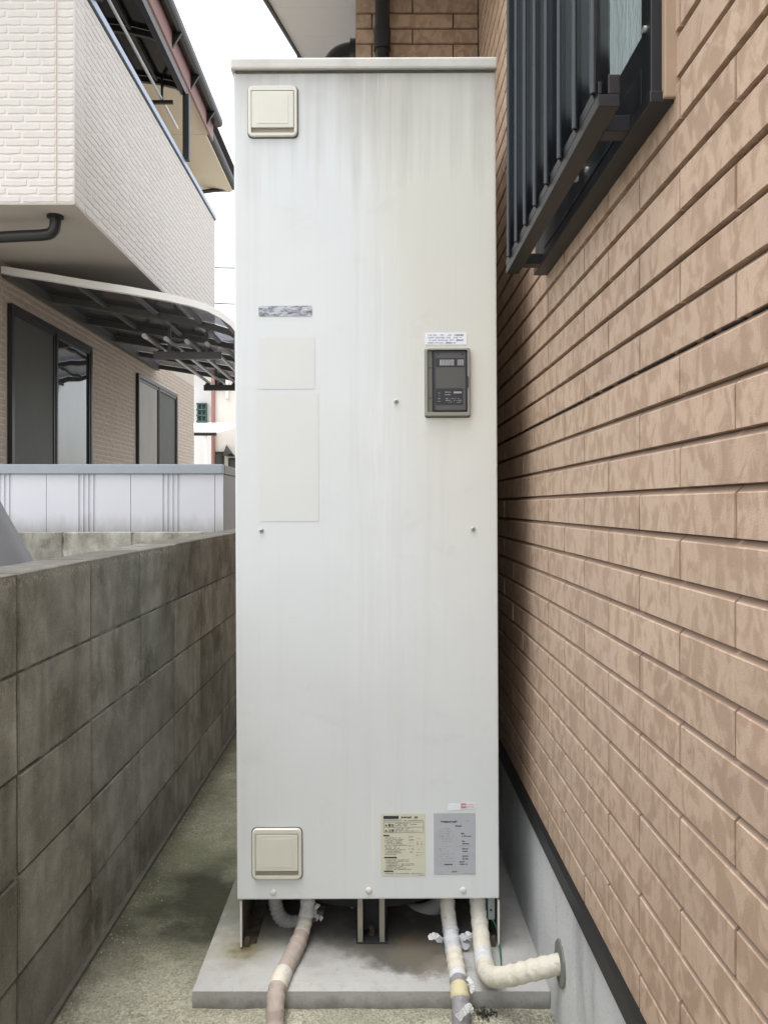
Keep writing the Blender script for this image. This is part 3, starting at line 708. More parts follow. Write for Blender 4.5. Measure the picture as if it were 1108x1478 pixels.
mb.build('print', M['ink_pale'], dr)
for px in (634, 669): 
    x, zc = U(px, 512.6); m = MB(); m.tube([(x, HY - .0096, zc), (x, HY - .0108, zc)], .0024, 10); m.build('screw', M['ink'], dr)
(x0, zb), (x1, zt) = U(674.6, 561), U(677.4, 545); m = MB(); m.prism(rrect((x0+x1)/2, (zb+zt)/2, x1-x0, zt-zb, .002), 'y', HY - .016, HY - .0132); m.build('latch', M['black_label'], cb)
# screws
for px, py in ((574, 579.5), (380, 765), (685, 764), (397.5, 1287), (535, 1285), (671, 1285)):
    x, zc = U(px, py); big = py > 1200
    r_ = .0046 if not big else .0062
    m = MB(); m.tube([(x, HY - .0004, zc), (x, HY - .002, zc), (x, HY - .0042, zc), (x, HY - .0055, zc)], [r_ * 1.25, r_ * 1.25, r_, r_ * .45], 14, True, False)
    sc_ = m.build('screw', M['steel'] if not big else M['leg_white'], heater)
    if not big: m = MB(); m.box(x - .003, x + .003, HY - .0062, HY - .0056, zc - .0007, zc + .0007); m.box(x - .0007, x + .0007, HY - .0064, HY - .0057, zc - .003, zc + .003); m.build('screw_slot', M['grime'], sc_)
# legs: bent side skirts left and right, channel leg in the middle
def skirt(xa, s):
    m = MB(); x0, x1 = sorted((xa, xa + s * .0045)); m.box(x0, x1, HY + .006, HY + .014, .046, hz0 - .006); lg = m.build('leg', M['leg_white'], heater)
    m = MB(); m.box(x0 + .0005, x1 - .0005, HY + .0145, HY + .34, .047, hz0 - .006); m.build('skirt', M['leg'], lg)
    m = MB(); x0, x1 = sorted((xa + s * .005, xa + s * .035)); m.box(x0, x1, HY + .03, HY + .30, .0405, .0455); m.build('web', M['leg'], lg)
    m = MB(); x, zc = xa + s * .014, .052; m.tube([(x, HY + .02, .0405), (x, HY + .02, .062)], .007, 6, True, False); m.build('anchor_bolt', M['leg'], lg)
skirt(hx0 + .006, 1); skirt(hx1 + .0015, -1)
m = MB(); m.tube([(-.027, HY + .38, hz0 - .005), (-.027, HY + .38, .095), (-.027, HY + .38, .085)], [.285, .285, .26], 40, True, False); m.build('tank_bottom_blocker', M['underside'], heater)  # tank bottom, added dark to block light under the casing
m = MB()
for px in (519.5, 551.5):
    x = (px - VX) / 600; m.box(x - .006, x + .006, HY + .03, HY + .05, .044, hz0 - .004); m.box(x - .007 , x - .0045, HY + .05, HY + .12, .044, hz0 - .004)
lg = m.build('leg', M['galv'], heater)
m = MB(); m.box(-.056, .022, HY + .028, HY + .14, .0405, .0435); m.box(-.054, .020, HY + .088, HY + .092, .044, .155); m.build('foot_plate', M['underside'], lg)
m = MB(); m.tube([(-.018, HY + .065, .044), (-.018, HY + .065, .066)], .007, 6, True, False); m.build('anchor_bolt', M['leg'], lg)
heater.rotation_euler = (0, -.0044, 0)

# ------------------------------------------------------------------ pipes
def seg_pipe(name, pts, bands, label, r0, k=10, seed=1, wr=.0012):
    """bands: (from, to, material, radius factor) along the pipe 0..1; every band is a wrapped piece of its own"""
    t = thing(name, tuple(Vector(pts[-1])), label, 'pipe')
    P = smooth_path(pts, k); r = random.Random(seed)
    L = [0]
    for a, b in zip(P[:-1], P[1:]): L.append(L[-1] + (b - a).length)
    tot = L[-1]
    def pt(s):
        s = min(max(s, 0), 1) * tot
        for i in range(len(P) - 1):
            if L[i + 1] >= s: return P[i].lerp(P[i + 1], (s - L[i]) / max(1e-9, L[i + 1] - L[i]))
        return P[-1]
    for (a, b, mat, fac, nm) in bands:
        nn = max(6, int((b - a) * tot / .004)); q, rad = [], []
        ph = r.uniform(0, 6)
        for i in range(nn + 1):
            s = a + (b - a) * i / nn; q.append(pt(s))
            e = min(i, nn - i)
            rad.append(r0 * fac * (1 - (.07 if e == 0 else 0)) + wr * math.sin(ph + i * .9) * r.uniform(.2, 1) + (0.0011 if i % 6 == 0 else 0))
        m = MB(); m.tube(q, rad, 20)
        # spiral laps of the hand wrapped tape
        nv = 20 * len(q); lap = (b - a) * tot / .024
        for idx in range(nv):
            i_, k_ = divmod(idx, 20); ctr = q[i_]; d_ = Vector(m.v[idx]) - ctr
            ph2 = (i_ / nn * lap + k_ / 20) % 1.0
            m.v[idx] = tuple(ctr + d_ * (1 + .020 * ph2 + r.uniform(-.012, .012)))
        m.v = [(x + r.uniform(-.0006, .0006), y + r.uniform(-.0006, .0006), z + r.uniform(-.0006, .0006)) for x, y, z in m.v]
        m.build(nm, M[mat], t)
    return t, pt
def crumple(parent, c, size, n, mat, seed, flat=.4):
    r = random.Random(seed)
    for i in range(n):
        m = MB(); u = Vector((r.uniform(-1,1), r.uniform(-1,1), r.uniform(-.5,.5))).normalized(); w = u.cross(Vector((r.uniform(-.3,.3), r.uniform(-.3,.3), 1))).normalized()
        nn = 7; a, b = [], []
        for k in range(nn):
            s = k / (nn - 1) * size * r.uniform(.8, 1.1); off = Vector((r.uniform(-1,1), r.uniform(-1,1), r.uniform(-1,1))) * size * .09
            wd = size * flat * r.uniform(.4, 1) * (1 - .5 * k / nn)
            a.append(Vector(c) + u * s + w * wd + off); b.append(Vector(c) + u * s - w * wd + off)
        t_ = Vector((0, 0, .0012))
        v_ = a + b + [p + t_ for p in a] + [p + t_ for p in b]
        f_ = []
        for k in range(nn - 1): f_ += [(k, k+1, nn+k+1, nn+k), (2*nn+k, 3*nn+k, 3*nn+k+1, 2*nn+k+1), (k, 2*nn+k, 2*nn+k+1, k+1), (nn+k, nn+k+1, 3*nn+k+1, 3*nn+k)]
        m.add(v_, f_).build('loose_tape', M[mat], parent)
def strip(parent, pts, w, mat, seed):
    r = random.Random(seed); P = smooth_path(pts, 5); n_ = len(P); a, b = [], []
    for i, p in enumerate(P):
        d = (P[min(i+1, n_-1)] - P[max(i-1, 0)]).normalized(); q = d.cross(Vector((0, -1, .4))).normalized()
        ww = w * r.uniform(.75, 1.1) * (1 if i < n_ - 2 else .55); o_ = Vector((0, r.uniform(-.0015, .0015), 0))
        a.append(p + q * ww + o_); b.append(p - q * ww - o_)
    t_ = Vector((0, .0009, 0)); v_ = a + b + [p + t_ for p in a] + [p + t_ for p in b]; f_ = []
    for k in range(n_ - 1): f_ += [(k, k+1, n_+k+1, n_+k), (2*n_+k, 3*n_+k, 3*n_+k+1, 2*n_+k+1), (k, 2*n_+k, 2*n_+k+1, k+1), (n_+k, n_+k+1, 3*n_+k+1, 3*n_+k)]
    MB().add(v_, f_).build('loose_tape', M[mat], parent)
pl = [at(444, 1285, 1.985), at(443, 1312, 1.97), at(436, 1345, 1.93), at(424, 1375, 1.865), at(409, 1405, 1.79), at(400, 1428, 1.735), at(397.5, 1450, 1.705), at(397, 1480, 1.685), at(396, 1520, 1.66)]
pl[-1].z = -.02
t, f_pt = seg_pipe('insulated_pipe', pl, [(0, .17, 't_white', .88, 'tape_wrap'), (.165, .215, 't_cream', .92, 'tape_wrap'), (.21, .27, 't_ivory', .94, 'tape_wrap'), (.265, .60, 't_taupe', 1.0, 'tape_wrap'),
      (.592, .66, 't_ivory', 1.06, 'tape_wrap'), (.655, .735, 't_cream', 1.05, 'tape_wrap'), (.73, 1.0, 't_taupe', 1.0, 'tape_wrap')], 'insulated pipe in taupe tape bending off the slab, left of the centre leg', .0195, 10, 4)
crumple(t, f_pt(.14) + Vector((.016, 0, 0)), .03, 2, 't_white', 5)
pm = [at(644, 1285, 1.96), at(646, 1315, 1.945), at(650, 1345, 1.92), at(655, 1378, 1.86), at(660, 1405, 1.80), at(663, 1432, 1.735), at(665, 1460, 1.70), at(666, 1490, 1.68), at(666, 1525, 1.665)]
pm[-1].z = -.02
t, f_pt = seg_pipe('insulated_pipe', pm, [(0, .22, 't_ivory', .95, 'tape_wrap'), (.215, .25, 't_pale', 1.02, 'tape_wrap'), (.245, .40, 't_pale', 1.0, 'tape_wrap'), (.395, .60, 't_cream', 1.03, 'tape_wrap'),
      (.595, .655, 't_white', 1.06, 'tape_wrap'), (.65, .715, 't_grey', 1.0, 'tape_wrap'), (.71, .80, 't_yellow', 1.06, 'tape_wrap'), (.795, 1.0, 't_grey', 1.02, 'tape_wrap')], 'patched white, cream and grey taped pipe with torn tape ends', .0192, 10, 8)
strip(t, [at(640, 1358, 1.90), at(634, 1356, 1.885), at(627, 1351, 1.88), at(618, 1354, 1.88)], .0075, 't_white', 3)
strip(t, [at(662, 1355, 1.905), at(670, 1352, 1.90), at(676, 1350, 1.895), at(681, 1358, 1.90)], .008, 't_white', 4)
strip(t, [at(664, 1362, 1.90), at(671, 1366, 1.895), at(677, 1364, 1.89)], .007, 't_pale', 5)
p = f_pt(.68); crumple(t, p + Vector((.016, -.010, .002)), .018, 3, 't_white', 21)
strip(t, [at(674, 1412, 1.74), at(679, 1417, 1.73), at(681, 1425, 1.725), at(680, 1434, 1.72)], .005, 't_white', 6)
strip(t, [at(660, 1470, 1.665), at(668, 1462, 1.662), at(676, 1455, 1.665), at(682, 1462, 1.67)], .008, 't_white', 7)
pr = [at(688, 1285, 1.945), at(690, 1315, 1.93), at(693, 1345, 1.905), at(696, 1372, 1.85), at(699, 1392, 1.79), at(706, 1408, 1.735), at(727, 1410, 1.70), at(757, 1403, 1.675), at(790, 1395, 1.658), at(812, 1390, 1.65), at(835, 1386, 1.645)]
t, f_pt = seg_pipe('insulated_pipe', pr, [(0, .10, 't_ivory', .98, 'tape_wrap'), (.095, .215, 't_ivory', 1.02, 'tape_wrap'), (.21, .33, 't_cream', 1.03, 'tape_wrap'), (.325, .45, 't_white', 1.02, 'tape_wrap'), (.445, 1.0, 't_cream', 1.05, 'tape_wrap')],
      'cream taped pipe with an elbow running into the house foundation', .0195, 10, 9)
e = at(811, 1391, 1.645)
m = MB(); outl = [(e.y + .044 * math.cos(a) * rnd.uniform(.92, 1.06), e.z + .047 * math.sin(a) * rnd.uniform(.92, 1.06)) for a in [2 * math.pi * k / 22 for k in range(22)]]
m.prism(outl, 'x', FX - .004, FX + .002); m.build('mortar_patch', M['patch'], house)
# corrugated drain hose and the big bend behind
hp = smooth_path([at(397, 1280, 2.02), at(398, 1305, 2.02), at(405, 1324, 2.02), at(420, 1332, 2.02), at(440, 1328, 2.03), at(470, 1318, 2.12), at(500, 1312, 2.3)], 14)
m = MB(); m.tube(hp, [.0185 if i % 4 < 2 else .0165 for i in range(len(hp))], 16, True, False); o = m.build('drain_hose', M['hose']); tag(o, 'white corrugated drain hose looping under the water heater', 'hose')
hp = smooth_path([at(560, 1280, 2.2), at(580, 1308, 2.15), at(606, 1316, 2.1), at(632, 1306, 2.08), at(645, 1285, 2.08)], 10)
m = MB(); m.tube(hp, .021, 14); o = m.build('overflow_pipe', M['hose']); tag(o, 'dull white pipe bend under the heater behind the patched pipe', 'pipe')
jb = thing('junction_box', tuple(at(708, 1326, 1.935)), 'small grey metal junction box hanging below the heater by the right leg', 'junction box')
a, b = at(703.5, 1326, 1.935), at(713.5, 1297, 1.935)
m = MB(); m.cbox(a.x, b.x, 1.93, 1.965, a.z, b.z + .02, .0015); m.build('box', M['grey_box'], jb)
m = MB(); c_ = at(708, 1313, 1.93); m.tube([c_, c_ + Vector((0, -.003, 0))], .0028, 8); m.build('screw', M['ink'], jb)
wp = smooth_path([at(701, 1296, 1.95), at(703, 1318, 1.945), at(712, 1330, 1.93), at(719, 1348, 1.92), at(721, 1368, 1.90), at(723, 1390, 1.85), at(722, 1404, 1.80)], 8)
m = MB(); m.tube(wp, .0024, 8); o = m.build('earth_wire', M['green_wire']); tag(o, 'thin green earth wire dropping past the cream pipe to the slab', 'wire')
wp = smooth_path([at(498, 1290, 2.1), at(510, 1312, 2.1), at(535, 1319, 2.12), at(560, 1308, 2.15), at(580, 1290, 2.15)], 8)
m = MB(); m.tube(wp, .002, 6); o = m.build('cable', M['hose']); tag(o, 'thin pale cable sagging under the heater behind its centre leg', 'cable')
# debris and weeds by the slab's front edge
wd = thing('weed', tuple(at(699, 1450, 1.72) * Vector((1,1,0)) if False else (at(699, 1450, 1.72).x, 1.725, 0)), 'small patch of dark dry weed by the slab edge between the two pipes', 'weed')
m = MB(); r = random.Random(5)
for i in range(70):
    a = r.uniform(0, 6.28); l = r.uniform(.003, .012); bx_, by_ = wd.location.x + r.gauss(0, .011), wd.location.y - .004 + r.gauss(0, .009)
    p0 = Vector((bx_, by_, .002)); p1 = p0 + Vector((math.cos(a) * l, math.sin(a) * l * .7, r.uniform(.000, .007))); w = Vector((-math.sin(a), math.cos(a), 0)) * .0022
    m.add([p0 - w, p0 + w, p1 + w * .3, p1 - w * .3], [(0,1,2,3)])
m.build('leaf_tuft', M['weed'], wd)
# ------------------------------------------------------------------ tan neighbour house
TX, BXX, BY0, BY1 = -2.63, -1.725, 4.47, 8.30
SZ, PZ = 2.82, 4.10
tan = thing('neighbour_house', (-5.5, 8.0, 0), 'two storey tan stone-pattern house with an overhanging balcony', 'house')
TR = .0455
def stone_mesh(L, seed, n=5, mat='tan', H=TR - .0075):
    r = random.Random(seed); out_ = []
    for i in range(n): out_.append((L * i / n, r.uniform(-.0022, .0022)))
    out_.append((L, r.uniform(.002, .006)))
    for i in range(n): out_.append((L - L * i / n - (0 if i else .001), H + r.uniform(-.0022, .0022)))
    out_.append((0, H - r.uniform(.002, .006)))
    cx, cz = L / 2, H / 2
    ins = [(cx + (x - cx) * (1 - .010 / L), cz + (z_ - cz) * (1 - .010 / H)) for x, z_ in out_]
    k = len(out_)
    v_ = [(x, .0, z_) for x, z_ in out_] + [(x, -.0034 - r.uniform(0, .0010), z_) for x, z_ in ins]
    f_ = [(i, (i+1) % k, k + (i+1) % k, k + i) for i in range(k)] + [tuple(range(k, 2*k))]
    return v_, f_          # local: x along the wall, face to -y
LENS = [.150, .168, .186]
stone = [[MB().add(*stone_mesh(L, 10 * i + j)).mesh('brick', M['tan']) for j in range(4)] for i, L in enumerate(LENS)]
par_f = MB().box(-4.2, BXX + .002, BY0, BY0 + .15, SZ + .001, PZ).build('balcony_wall', M['tan_joint'], tan)
par_s = MB().box(BXX - .15, BXX, BY0 + .152, BY1, SZ + .001, PZ).build('balcony_wall', M['tan_joint'], tan)
row = 0; z = SZ + .006; rest_s = MB(); side_n = 0
cand = []
while z + TR < PZ + .01:
    # front face, leftwards from the corner piece joint
    x = BXX - .098 - .006
    place('brick', stone[0][rnd.randrange(4)], par_f, (BXX - .092, BY0, z)).scale = (.60, 1, 1)
    if row % 2: x += .0
    first = True
    while x > -2.62:
        i = rnd.randrange(3); L = LENS[i]
        s_ = (.5 if row % 2 and first else 1.0); first = False
        o = place('brick', stone[i][rnd.randrange(4)], par_f, (x - L * s_, BY0, z)); o.scale = (s_, 1, 1)
        x -= L * s_ + .010
    y = BY0 + .004 + (.08 if row % 2 else 0)
    if row % 2: cand.append((BY0 + .004, .07, z, 0))
    while y < BY1 - .05:
        i = rnd.randrange(3); L = min(LENS[i], BY1 - y - .004); cand.append((y, L, z, i)); y += L + .010
    z += TR; row += 1
front_n = len(par_f.children)
cand.sort(key=lambda t: t[0] + .0)
vis = [c_ for c_ in cand if VY - (c_[2] - CZ) * F / c_[0] > -15]
keep = set(id(c_) for c_ in vis[:300])
for c_ in cand:
    y, L, z, i = c_
    if id(c_) in keep:
        o = place('brick', stone[i][rnd.randrange(4)], par_s, (BXX, y, z)); o.scale = (L / LENS[i], 1, 1); o.rotation_euler = (0, 0, R(90))
    else:
        v_, f_ = stone_mesh(L, rnd.randrange(999), 2); rest_s.add([(BXX - b_, y + a_, z + c2) for a_, b_, c2 in v_], f_)
rest_s.build('brick', M['tan'], par_s, 'stuff')
m = MB(); m.box(BXX - .101, BXX - .098, BY0 - .008, BY0, SZ + .003, PZ); m.build('caulk_line', M['caulk'], par_f)
m = MB(); m.cbox(BXX - .17, BXX + .016, BY0 - .02, BY1 + .01, PZ + .012, PZ + .06, .004); m.build('cap_rail', M['rail_blue'], tan)
m = MB(); m.box(BXX - .155, BXX + .006, BY0 - .008, BY1, PZ + .0005, PZ + .0115); m.build('cap_seal', M['bronze'], tan)
m = MB(); m.cbox(-4.3, BXX - .1705, BY0 - .02, BY0 + .16, PZ + .012, PZ + .06, .004); m.build('cap_rail', M['rail_blue'], tan)
m = MB(); m.box(TX, BXX - .001, BY0 + .001, BY1 - .002, SZ - .006, SZ + .0005); m.box(-4.2, TX - .001, BY0 + .001, 4.98, SZ - .006, SZ + .0005); m.build('balcony_soffit', M['soffit_tan'], tan)
# main body
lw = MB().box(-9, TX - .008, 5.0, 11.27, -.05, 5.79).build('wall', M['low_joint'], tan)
WINS = ((5.61, 7.19), (8.57, 10.23)); WZ = (.55, 2.55)
rest = MB(); z = .5; row = 0
while z < 2.80:
    y = 5.02 + (.08 if row % 2 else 0)
    while y < 11.25:
        L = min(rnd.uniform(.15, .185), 11.262 - y)
        blocked = any(a - .03 < y + L and y < b + .03 for a, b in WINS) and z < WZ[1] + .02
        segs = [(y, y + L)]
        if blocked:
            segs = []
            for a, b in WINS:
                if y < a - .03 < y + L: segs.append((y, a - .034))
                if y < b + .03 < y + L: segs.append((b + .034, y + L))
        for a, b in segs:
            if b - a > .012:
                v_, f_ = stone_mesh(b - a, rnd.randrange(9999), 1, H=TR - .006); rest.add([(TX - b_ - .008, a + a_, z + c2) for a_, b_, c2 in v_], f_)
        y += L + .008
    z += TR; row += 1
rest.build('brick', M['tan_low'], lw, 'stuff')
for wi, (a, b) in enumerate(WINS):
    mm = (a + b) / 2
    m = MB(); X0, X1 = TX - .01, TX + .028
    for q in ((a, a + .035, WZ[0], WZ[1]), (b - .035, b, WZ[0], WZ[1])): m.box(X0, X1, *q)
    m.box(X0, X1, a + .0355, b - .0355, WZ[1] - .04, WZ[1]); m.box(X0, X1, a + .0355, b - .0355, WZ[0], WZ[0] + .04)
    wn = m.build('window', M['bronze'], tan)
    for (c_, d) in ((a + .036, mm - .002), (mm + .002, b - .036)):
        sash = MB(); zz0, zz1 = WZ[0] + .041, WZ[1] - .041; xs = (TX + .001, TX + .014) if c_ < mm else (TX + .008, TX + .021)
        sash.box(*xs, c_, c_ + .03, zz0, zz1); sash.box(*xs, d - .03, d, zz0, zz1); sash.box(*xs, c_ + .0305, d - .0305, zz1 - .03, zz1); sash.box(*xs, c_ + .0305, d - .0305, zz0, zz0 + .05); sash.box(*xs, c_ + .0305, d - .0305, zz0 + .30, zz0 + .325)
        sash.build('sash', M['bronze'], wn)
        scr = (wi == 0 and c_ < mm) or (wi == 1 and c_ > mm)
        m = MB(); m.box(TX + .004, TX + .0065, c_ + .028, d - .028, zz0 + .02, zz1 - .02); m.build('pane', M['screen' if scr else 'glass'], wn)
        if scr: pass
# upper wall, eaves, gutters
m = MB(); m.box(-9.6, -2.12, 4.4, 9.98, 5.80, 5.83); m.box(-9.6, -2.19, 9.985, 11.80, 5.80, 5.83); m.build('eave_soffit', M['soffit_cream'], tan)
m = MB(); m.box(-2.118, -2.095, 4.4, 9.99, 5.72, 5.99); m.build('fascia', M['fascia'], tan)
def gutter(x, y0_, y1_, z_, nm='gutter'):
    pr_ = [(x - .06, z_ + .05), (x - .058, z_ + .01), (x - .035, z_ - .015), (x, z_ - .022), (x + .035, z_ - .012), (x + .052, z_ + .012), (x + .055, z_ + .06), (x + .047, z_ + .06), (x + .04, z_ + .015), (x, z_ - .012), (x - .05, z_ + .015), (x - .052, z_ + .05)]
    return MB().prism(pr_, 'y', y0_, y1_).build(nm, M['bronze'], tan)
g1 = gutter(-2.032, 4.3, 10.0, 5.92)
for yy in (5.2, 6.1, 6.95, 8.0, 8.79, 9.6):
    m = MB(); m.prism([(-2.094, 5.75), (-2.094, 5.92), (-2.00, 5.90)], 'y', yy, yy + .03); m.build('gutter_bracket', M['bronze'], g1)
g2 = gutter(-2.18, 10.005, 11.84, 5.86)
m = MB(); m.cbox(-9.6, -2.24, 11.80, 11.90, 5.83, 5.93, .01); m.build('gutter', M['bronze'], tan)
m = MB(); m.tube([(-2.2, 11.80, 5.86), (-2.6, 11.6, 5.72), (-2.64, 11.31, 5.6)], .03, 10); m.build('gutter_elbow', M['bronze'], tan)
# roof: low hip over the body
m = MB(); e0, e1, e2, e3 = -9.7, -2.08, 4.3, 11.9
m.add([(e0,e2,5.99),(e1,e2,5.99),(e1,e3,5.99),(e0,e3,5.99),(-5.9,7.0,7.3),(-5.9,9.2,7.3)], [(0,1,4),(1,2,5,4),(2,3,5),(3,0,4,5),(3,2,1,0)]); m.build('roof', M['roof_dark'], tan)
# balcony roof on posts
def arc_sheet(prof, ya, yb, th=.004):
    m = MB(); n_ = len(prof); v_ = []
    for y in (ya, yb):
        v_ += [(x, y, z_) for x, z_ in prof]
    for y in (ya, yb):
        v_ += [(x, y, z_ + th) for x, z_ in prof]
    f_ = []
    for i in range(n_ - 1): f_ += [(i, i+1, n_+i+1, n_+i), (2*n_+i, 3*n_+i, 3*n_+i+1, 2*n_+i+1)]
    f_ += [(0, n_, 3*n_, 2*n_), (n_-1, 3*n_-1, 4*n_-1, 2*n_-1)]
    return m.add(v_, f_)
def rafter(prof, y, w, h):
    m = MB(); o2 = [(x, z_ - .001) for x, z_ in prof] + [(x, z_ - h) for x, z_ in reversed(prof)]
    return m.prism(o2, 'y', y - w / 2, y + w / 2)
bp = [(-1.725, 4.80), (-1.80, 4.84), (-1.95, 4.875), (-2.15, 4.90), (-2.40, 4.93), (-2.637, 4.95)]
br = MB(); br.box(-1.75, -1.70, 3.9, 6.98, 4.74, 4.80); br = br.build('balcony_roof', M['bronze'], tan, None, 'dark curved roof over the balcony')
ry = [3.9, 4.7, 5.46, 6.22, 6.96]
for i, y in enumerate(ry): rafter(bp, y, .035, .05).build('rafter', M['bronze'], br)
for a, b in zip(ry[:-1], ry[1:]): arc_sheet(bp, a + .018, b - .018).build('roof_panel', M['poly2'], br)
for x, z_ in ((-1.95, 4.86), (-2.15, 4.885), (-2.40, 4.915)):
    m = MB(); m.box(x - .012, x + .012, 3.92, 6.94, z_ - .024, z_ - .002); m.build('purlin', M['bronze'], br)
for y in (4.75, 6.98):
    m = MB(); m.cbox(-1.728, -1.672, y - .03, y + .03, PZ + .0605, 4.739, .003); m.build('post', M['bronze'], br)
for y in (5.0, 7.2):
    pass
m = MB(); m.box(-1.99, -1.80, 6.90, 6.93, 4.63, 4.655); m.box(-1.905, -1.885, 6.90, 6.93, 4.655, 4.86); m.build('hanger', M['bronze'], br)
m = MB(); m.box(-1.99, -1.80, 4.70, 4.73, 4.63, 4.655); m.box(-1.905, -1.885, 4.70, 4.73, 4.655, 4.86); m.build('hanger', M['bronze'], br)
m = MB(); m.tube([(-1.9, 4.0, 4.668), (-1.9, 7.45, 4.668)], .0125, 10); o = m.build('laundry_pole', M['pole_cap']); tag(o, 'thin pale laundry pole under the dark balcony roof', 'pole')
# drain under the balcony
dpp = smooth_path([(-1.90, 4.64, SZ - .004), (-1.90, 4.64, SZ - .06), (-1.915, 4.645, 2.725), (-1.97, 4.65, 2.705), (-2.2, 4.67, 2.70), (-2.9, 4.75, 2.685)], 8)
m = MB(); m.tube(dpp, .033, 14); dr_ = m.build('drain_pipe', M['bronze'], tan)
m = MB(); m.tube([(-1.90, 4.64, SZ - .0065), (-1.90, 4.64, SZ - .02)], .048, 16); m.build('pipe_flange', M['bronze'], dr_)
# terrace canopy
cp = [(-2.62, 2.775), (-2.30, 2.725), (-2.06, 2.683), (-1.75, 2.635), (-1.481, 2.586), (-1.30, 2.545), (-1.19, 2.51), (-1.10, 2.462), (-1.03, 2.41), (-.985, 2.35), (-.965, 2.29)]
cn = MB(); cn.box(-2.621, -2.575, 5.52, 9.3, 2.70, 2.77); cn = cn.build('terrace_canopy', M['bronze_shaded'], tan, None, 'curved smoky terrace canopy')
cy = [5.50, 6.25, 7.0, 7.75, 8.5, 9.28]
for i, y in enumerate(cy): rafter(cp, y, .045, .05).build('rafter', M['cream_alu_lit' if i == 0 else 'bronze_shaded'], cn)  # light painted by colour: front rafter pale as lit, inner ones dark as shaded
for a, b in zip(cy[:-1], cy[1:]): arc_sheet(cp, a + .024, b - .024).build('roof_panel', M['poly'], cn)
for (x, z_) in ((-2.15, 2.70), (-1.75, 2.635), (-1.40, 2.568), (-1.12, 2.474)):
    m = MB(); m.box(x - .014, x + .014, 5.525, 9.25, z_ - .03, z_ - .004); m.build('purlin', M['bronze_shaded'], cn)
m = MB(); m.cbox(-1.01, -.935, 5.49, 9.30, 2.20, 2.29, .006); m.build('front_beam', M['bronze_shaded'], cn)
for y in (5.6, 9.2): m = MB(); m.cbox(-.995, -.945, y - .025, y + .025, -.02, 2.199, .003); m.build('post', M['bronze_shaded'], cn)
AY = ((6.6, -1.88, -1.32), (8.4, -1.86, -1.30))
for y, xa, xb in AY:
    m = MB(); m.cbox(xa, xb, y - .022, y + .022, 2.335, 2.395, .003); ar = m.build('drying_arm', M['bronze_shaded'], cn)
    for x in (xa + .13, xb - .12):
        zt = 2.635 if x < -1.6 else 2.58
        m = MB(); m.box(x - .012, x + .012, y - .012, y + .012, 2.395, zt - .02); m.build('hanger', M['bronze_shaded'], cn)
    for x in (-1.82, -1.68, -1.54, -1.40):
        m = MB(); m.box(x - .022, x + .022, y - .018, y + .018, 2.3955, 2.412); m.build('cradle', M['bronze'], cn)
lab = ['laundry pole on the terrace arms, first from the house wall', 'laundry pole on the terrace arms, second from the house wall', 'laundry pole on the terrace arms, third from the house wall', 'laundry pole on the terrace arms, farthest from the house wall']
for i, x in enumerate((-1.82, -1.68, -1.54, -1.40)):
    ya = 6.15 + .1 * i
    m = MB(); m.tube([(x, ya, 2.428), (x, 8.6, 2.428)], .0155, 10); po = thing('laundry_pole', (x, ya, 2.41), lab[i], 'pole', 'laundry poles under the terrace canopy'); m.build('tube', M['pole_steel'], po)
    m = MB(); m.tube([(x, ya - .03, 2.428), (x, ya + .03, 2.428)], .018, 12); m.build('end_cap', M['pole_cap'], po)

# ------------------------------------------------------------------ storage shed
SY, SXR = 4.75, (322 - VX) * 4.75 / F
shed = thing('storage_shed', (-2.6, 5.1, 0), 'low white ribbed steel storage shed with grey top rail behind the block walls', 'shed')
st, sb = 1.36, 1.298
xs = SXR - .013 - .036
pw = .507
jx = (310 - VX) * SY / F
for i in range(5):
    xr, xl = jx - pw * i, jx - pw * (i + 1)
    # plan outline: flat, three ribs at the middle
    prf = [(xl + .0015, .012), (xl + .0015, 0)]
    c_ = xr - .30 + .062
    c_ = xl + pw * .40
    for k in range(4):
        cx = c_ + .030 * k; prf += [(cx - .010, 0), (cx - .006, .008), (cx + .006, .008), (cx + .010, 0)]
    prf += [(xr - .0015, 0), (xr - .0015, .012)]
    m = MB(); m.prism([(x, SY + .006 + d) for x, d in prf] , 'z', .02, sb + .002); m.build('panel', M['shed'], shed)
m = MB(); m.box(jx + .0015, SXR - .001, SY + .006, SY + .02, .02, sb + .002); m.build('corner_trim', M['shed'], shed)
m = MB(); m.box(-3.6, SXR - .0015, SY + .022, SY + .75, .0, sb - .002); m.build('body', M['shed_side'], shed)
m = MB(); m.cbox(SXR - .014, SXR, SY + .021, SY + .77, .02, sb, .002); m.build('side_panel', M['shed_side'], shed)
m = MB(); m.cbox(-3.7, SXR + .001, SY - .012, SY + .03, sb + .003, st, .006); m.build('top_rail', M['shed_rail'], shed)
m = MB(); m.cbox(SXR - .03, SXR + .004, SY + .0305, SY + .78, sb + .003, st - .004, .004); m.build('top_rail', M['shed_side'], shed)
m = MB(); m.box(-3.7, SXR - .031, SY + .031, SY + .77, sb + .01, st - .006); m.build('lid', M['shed_rail'], shed)
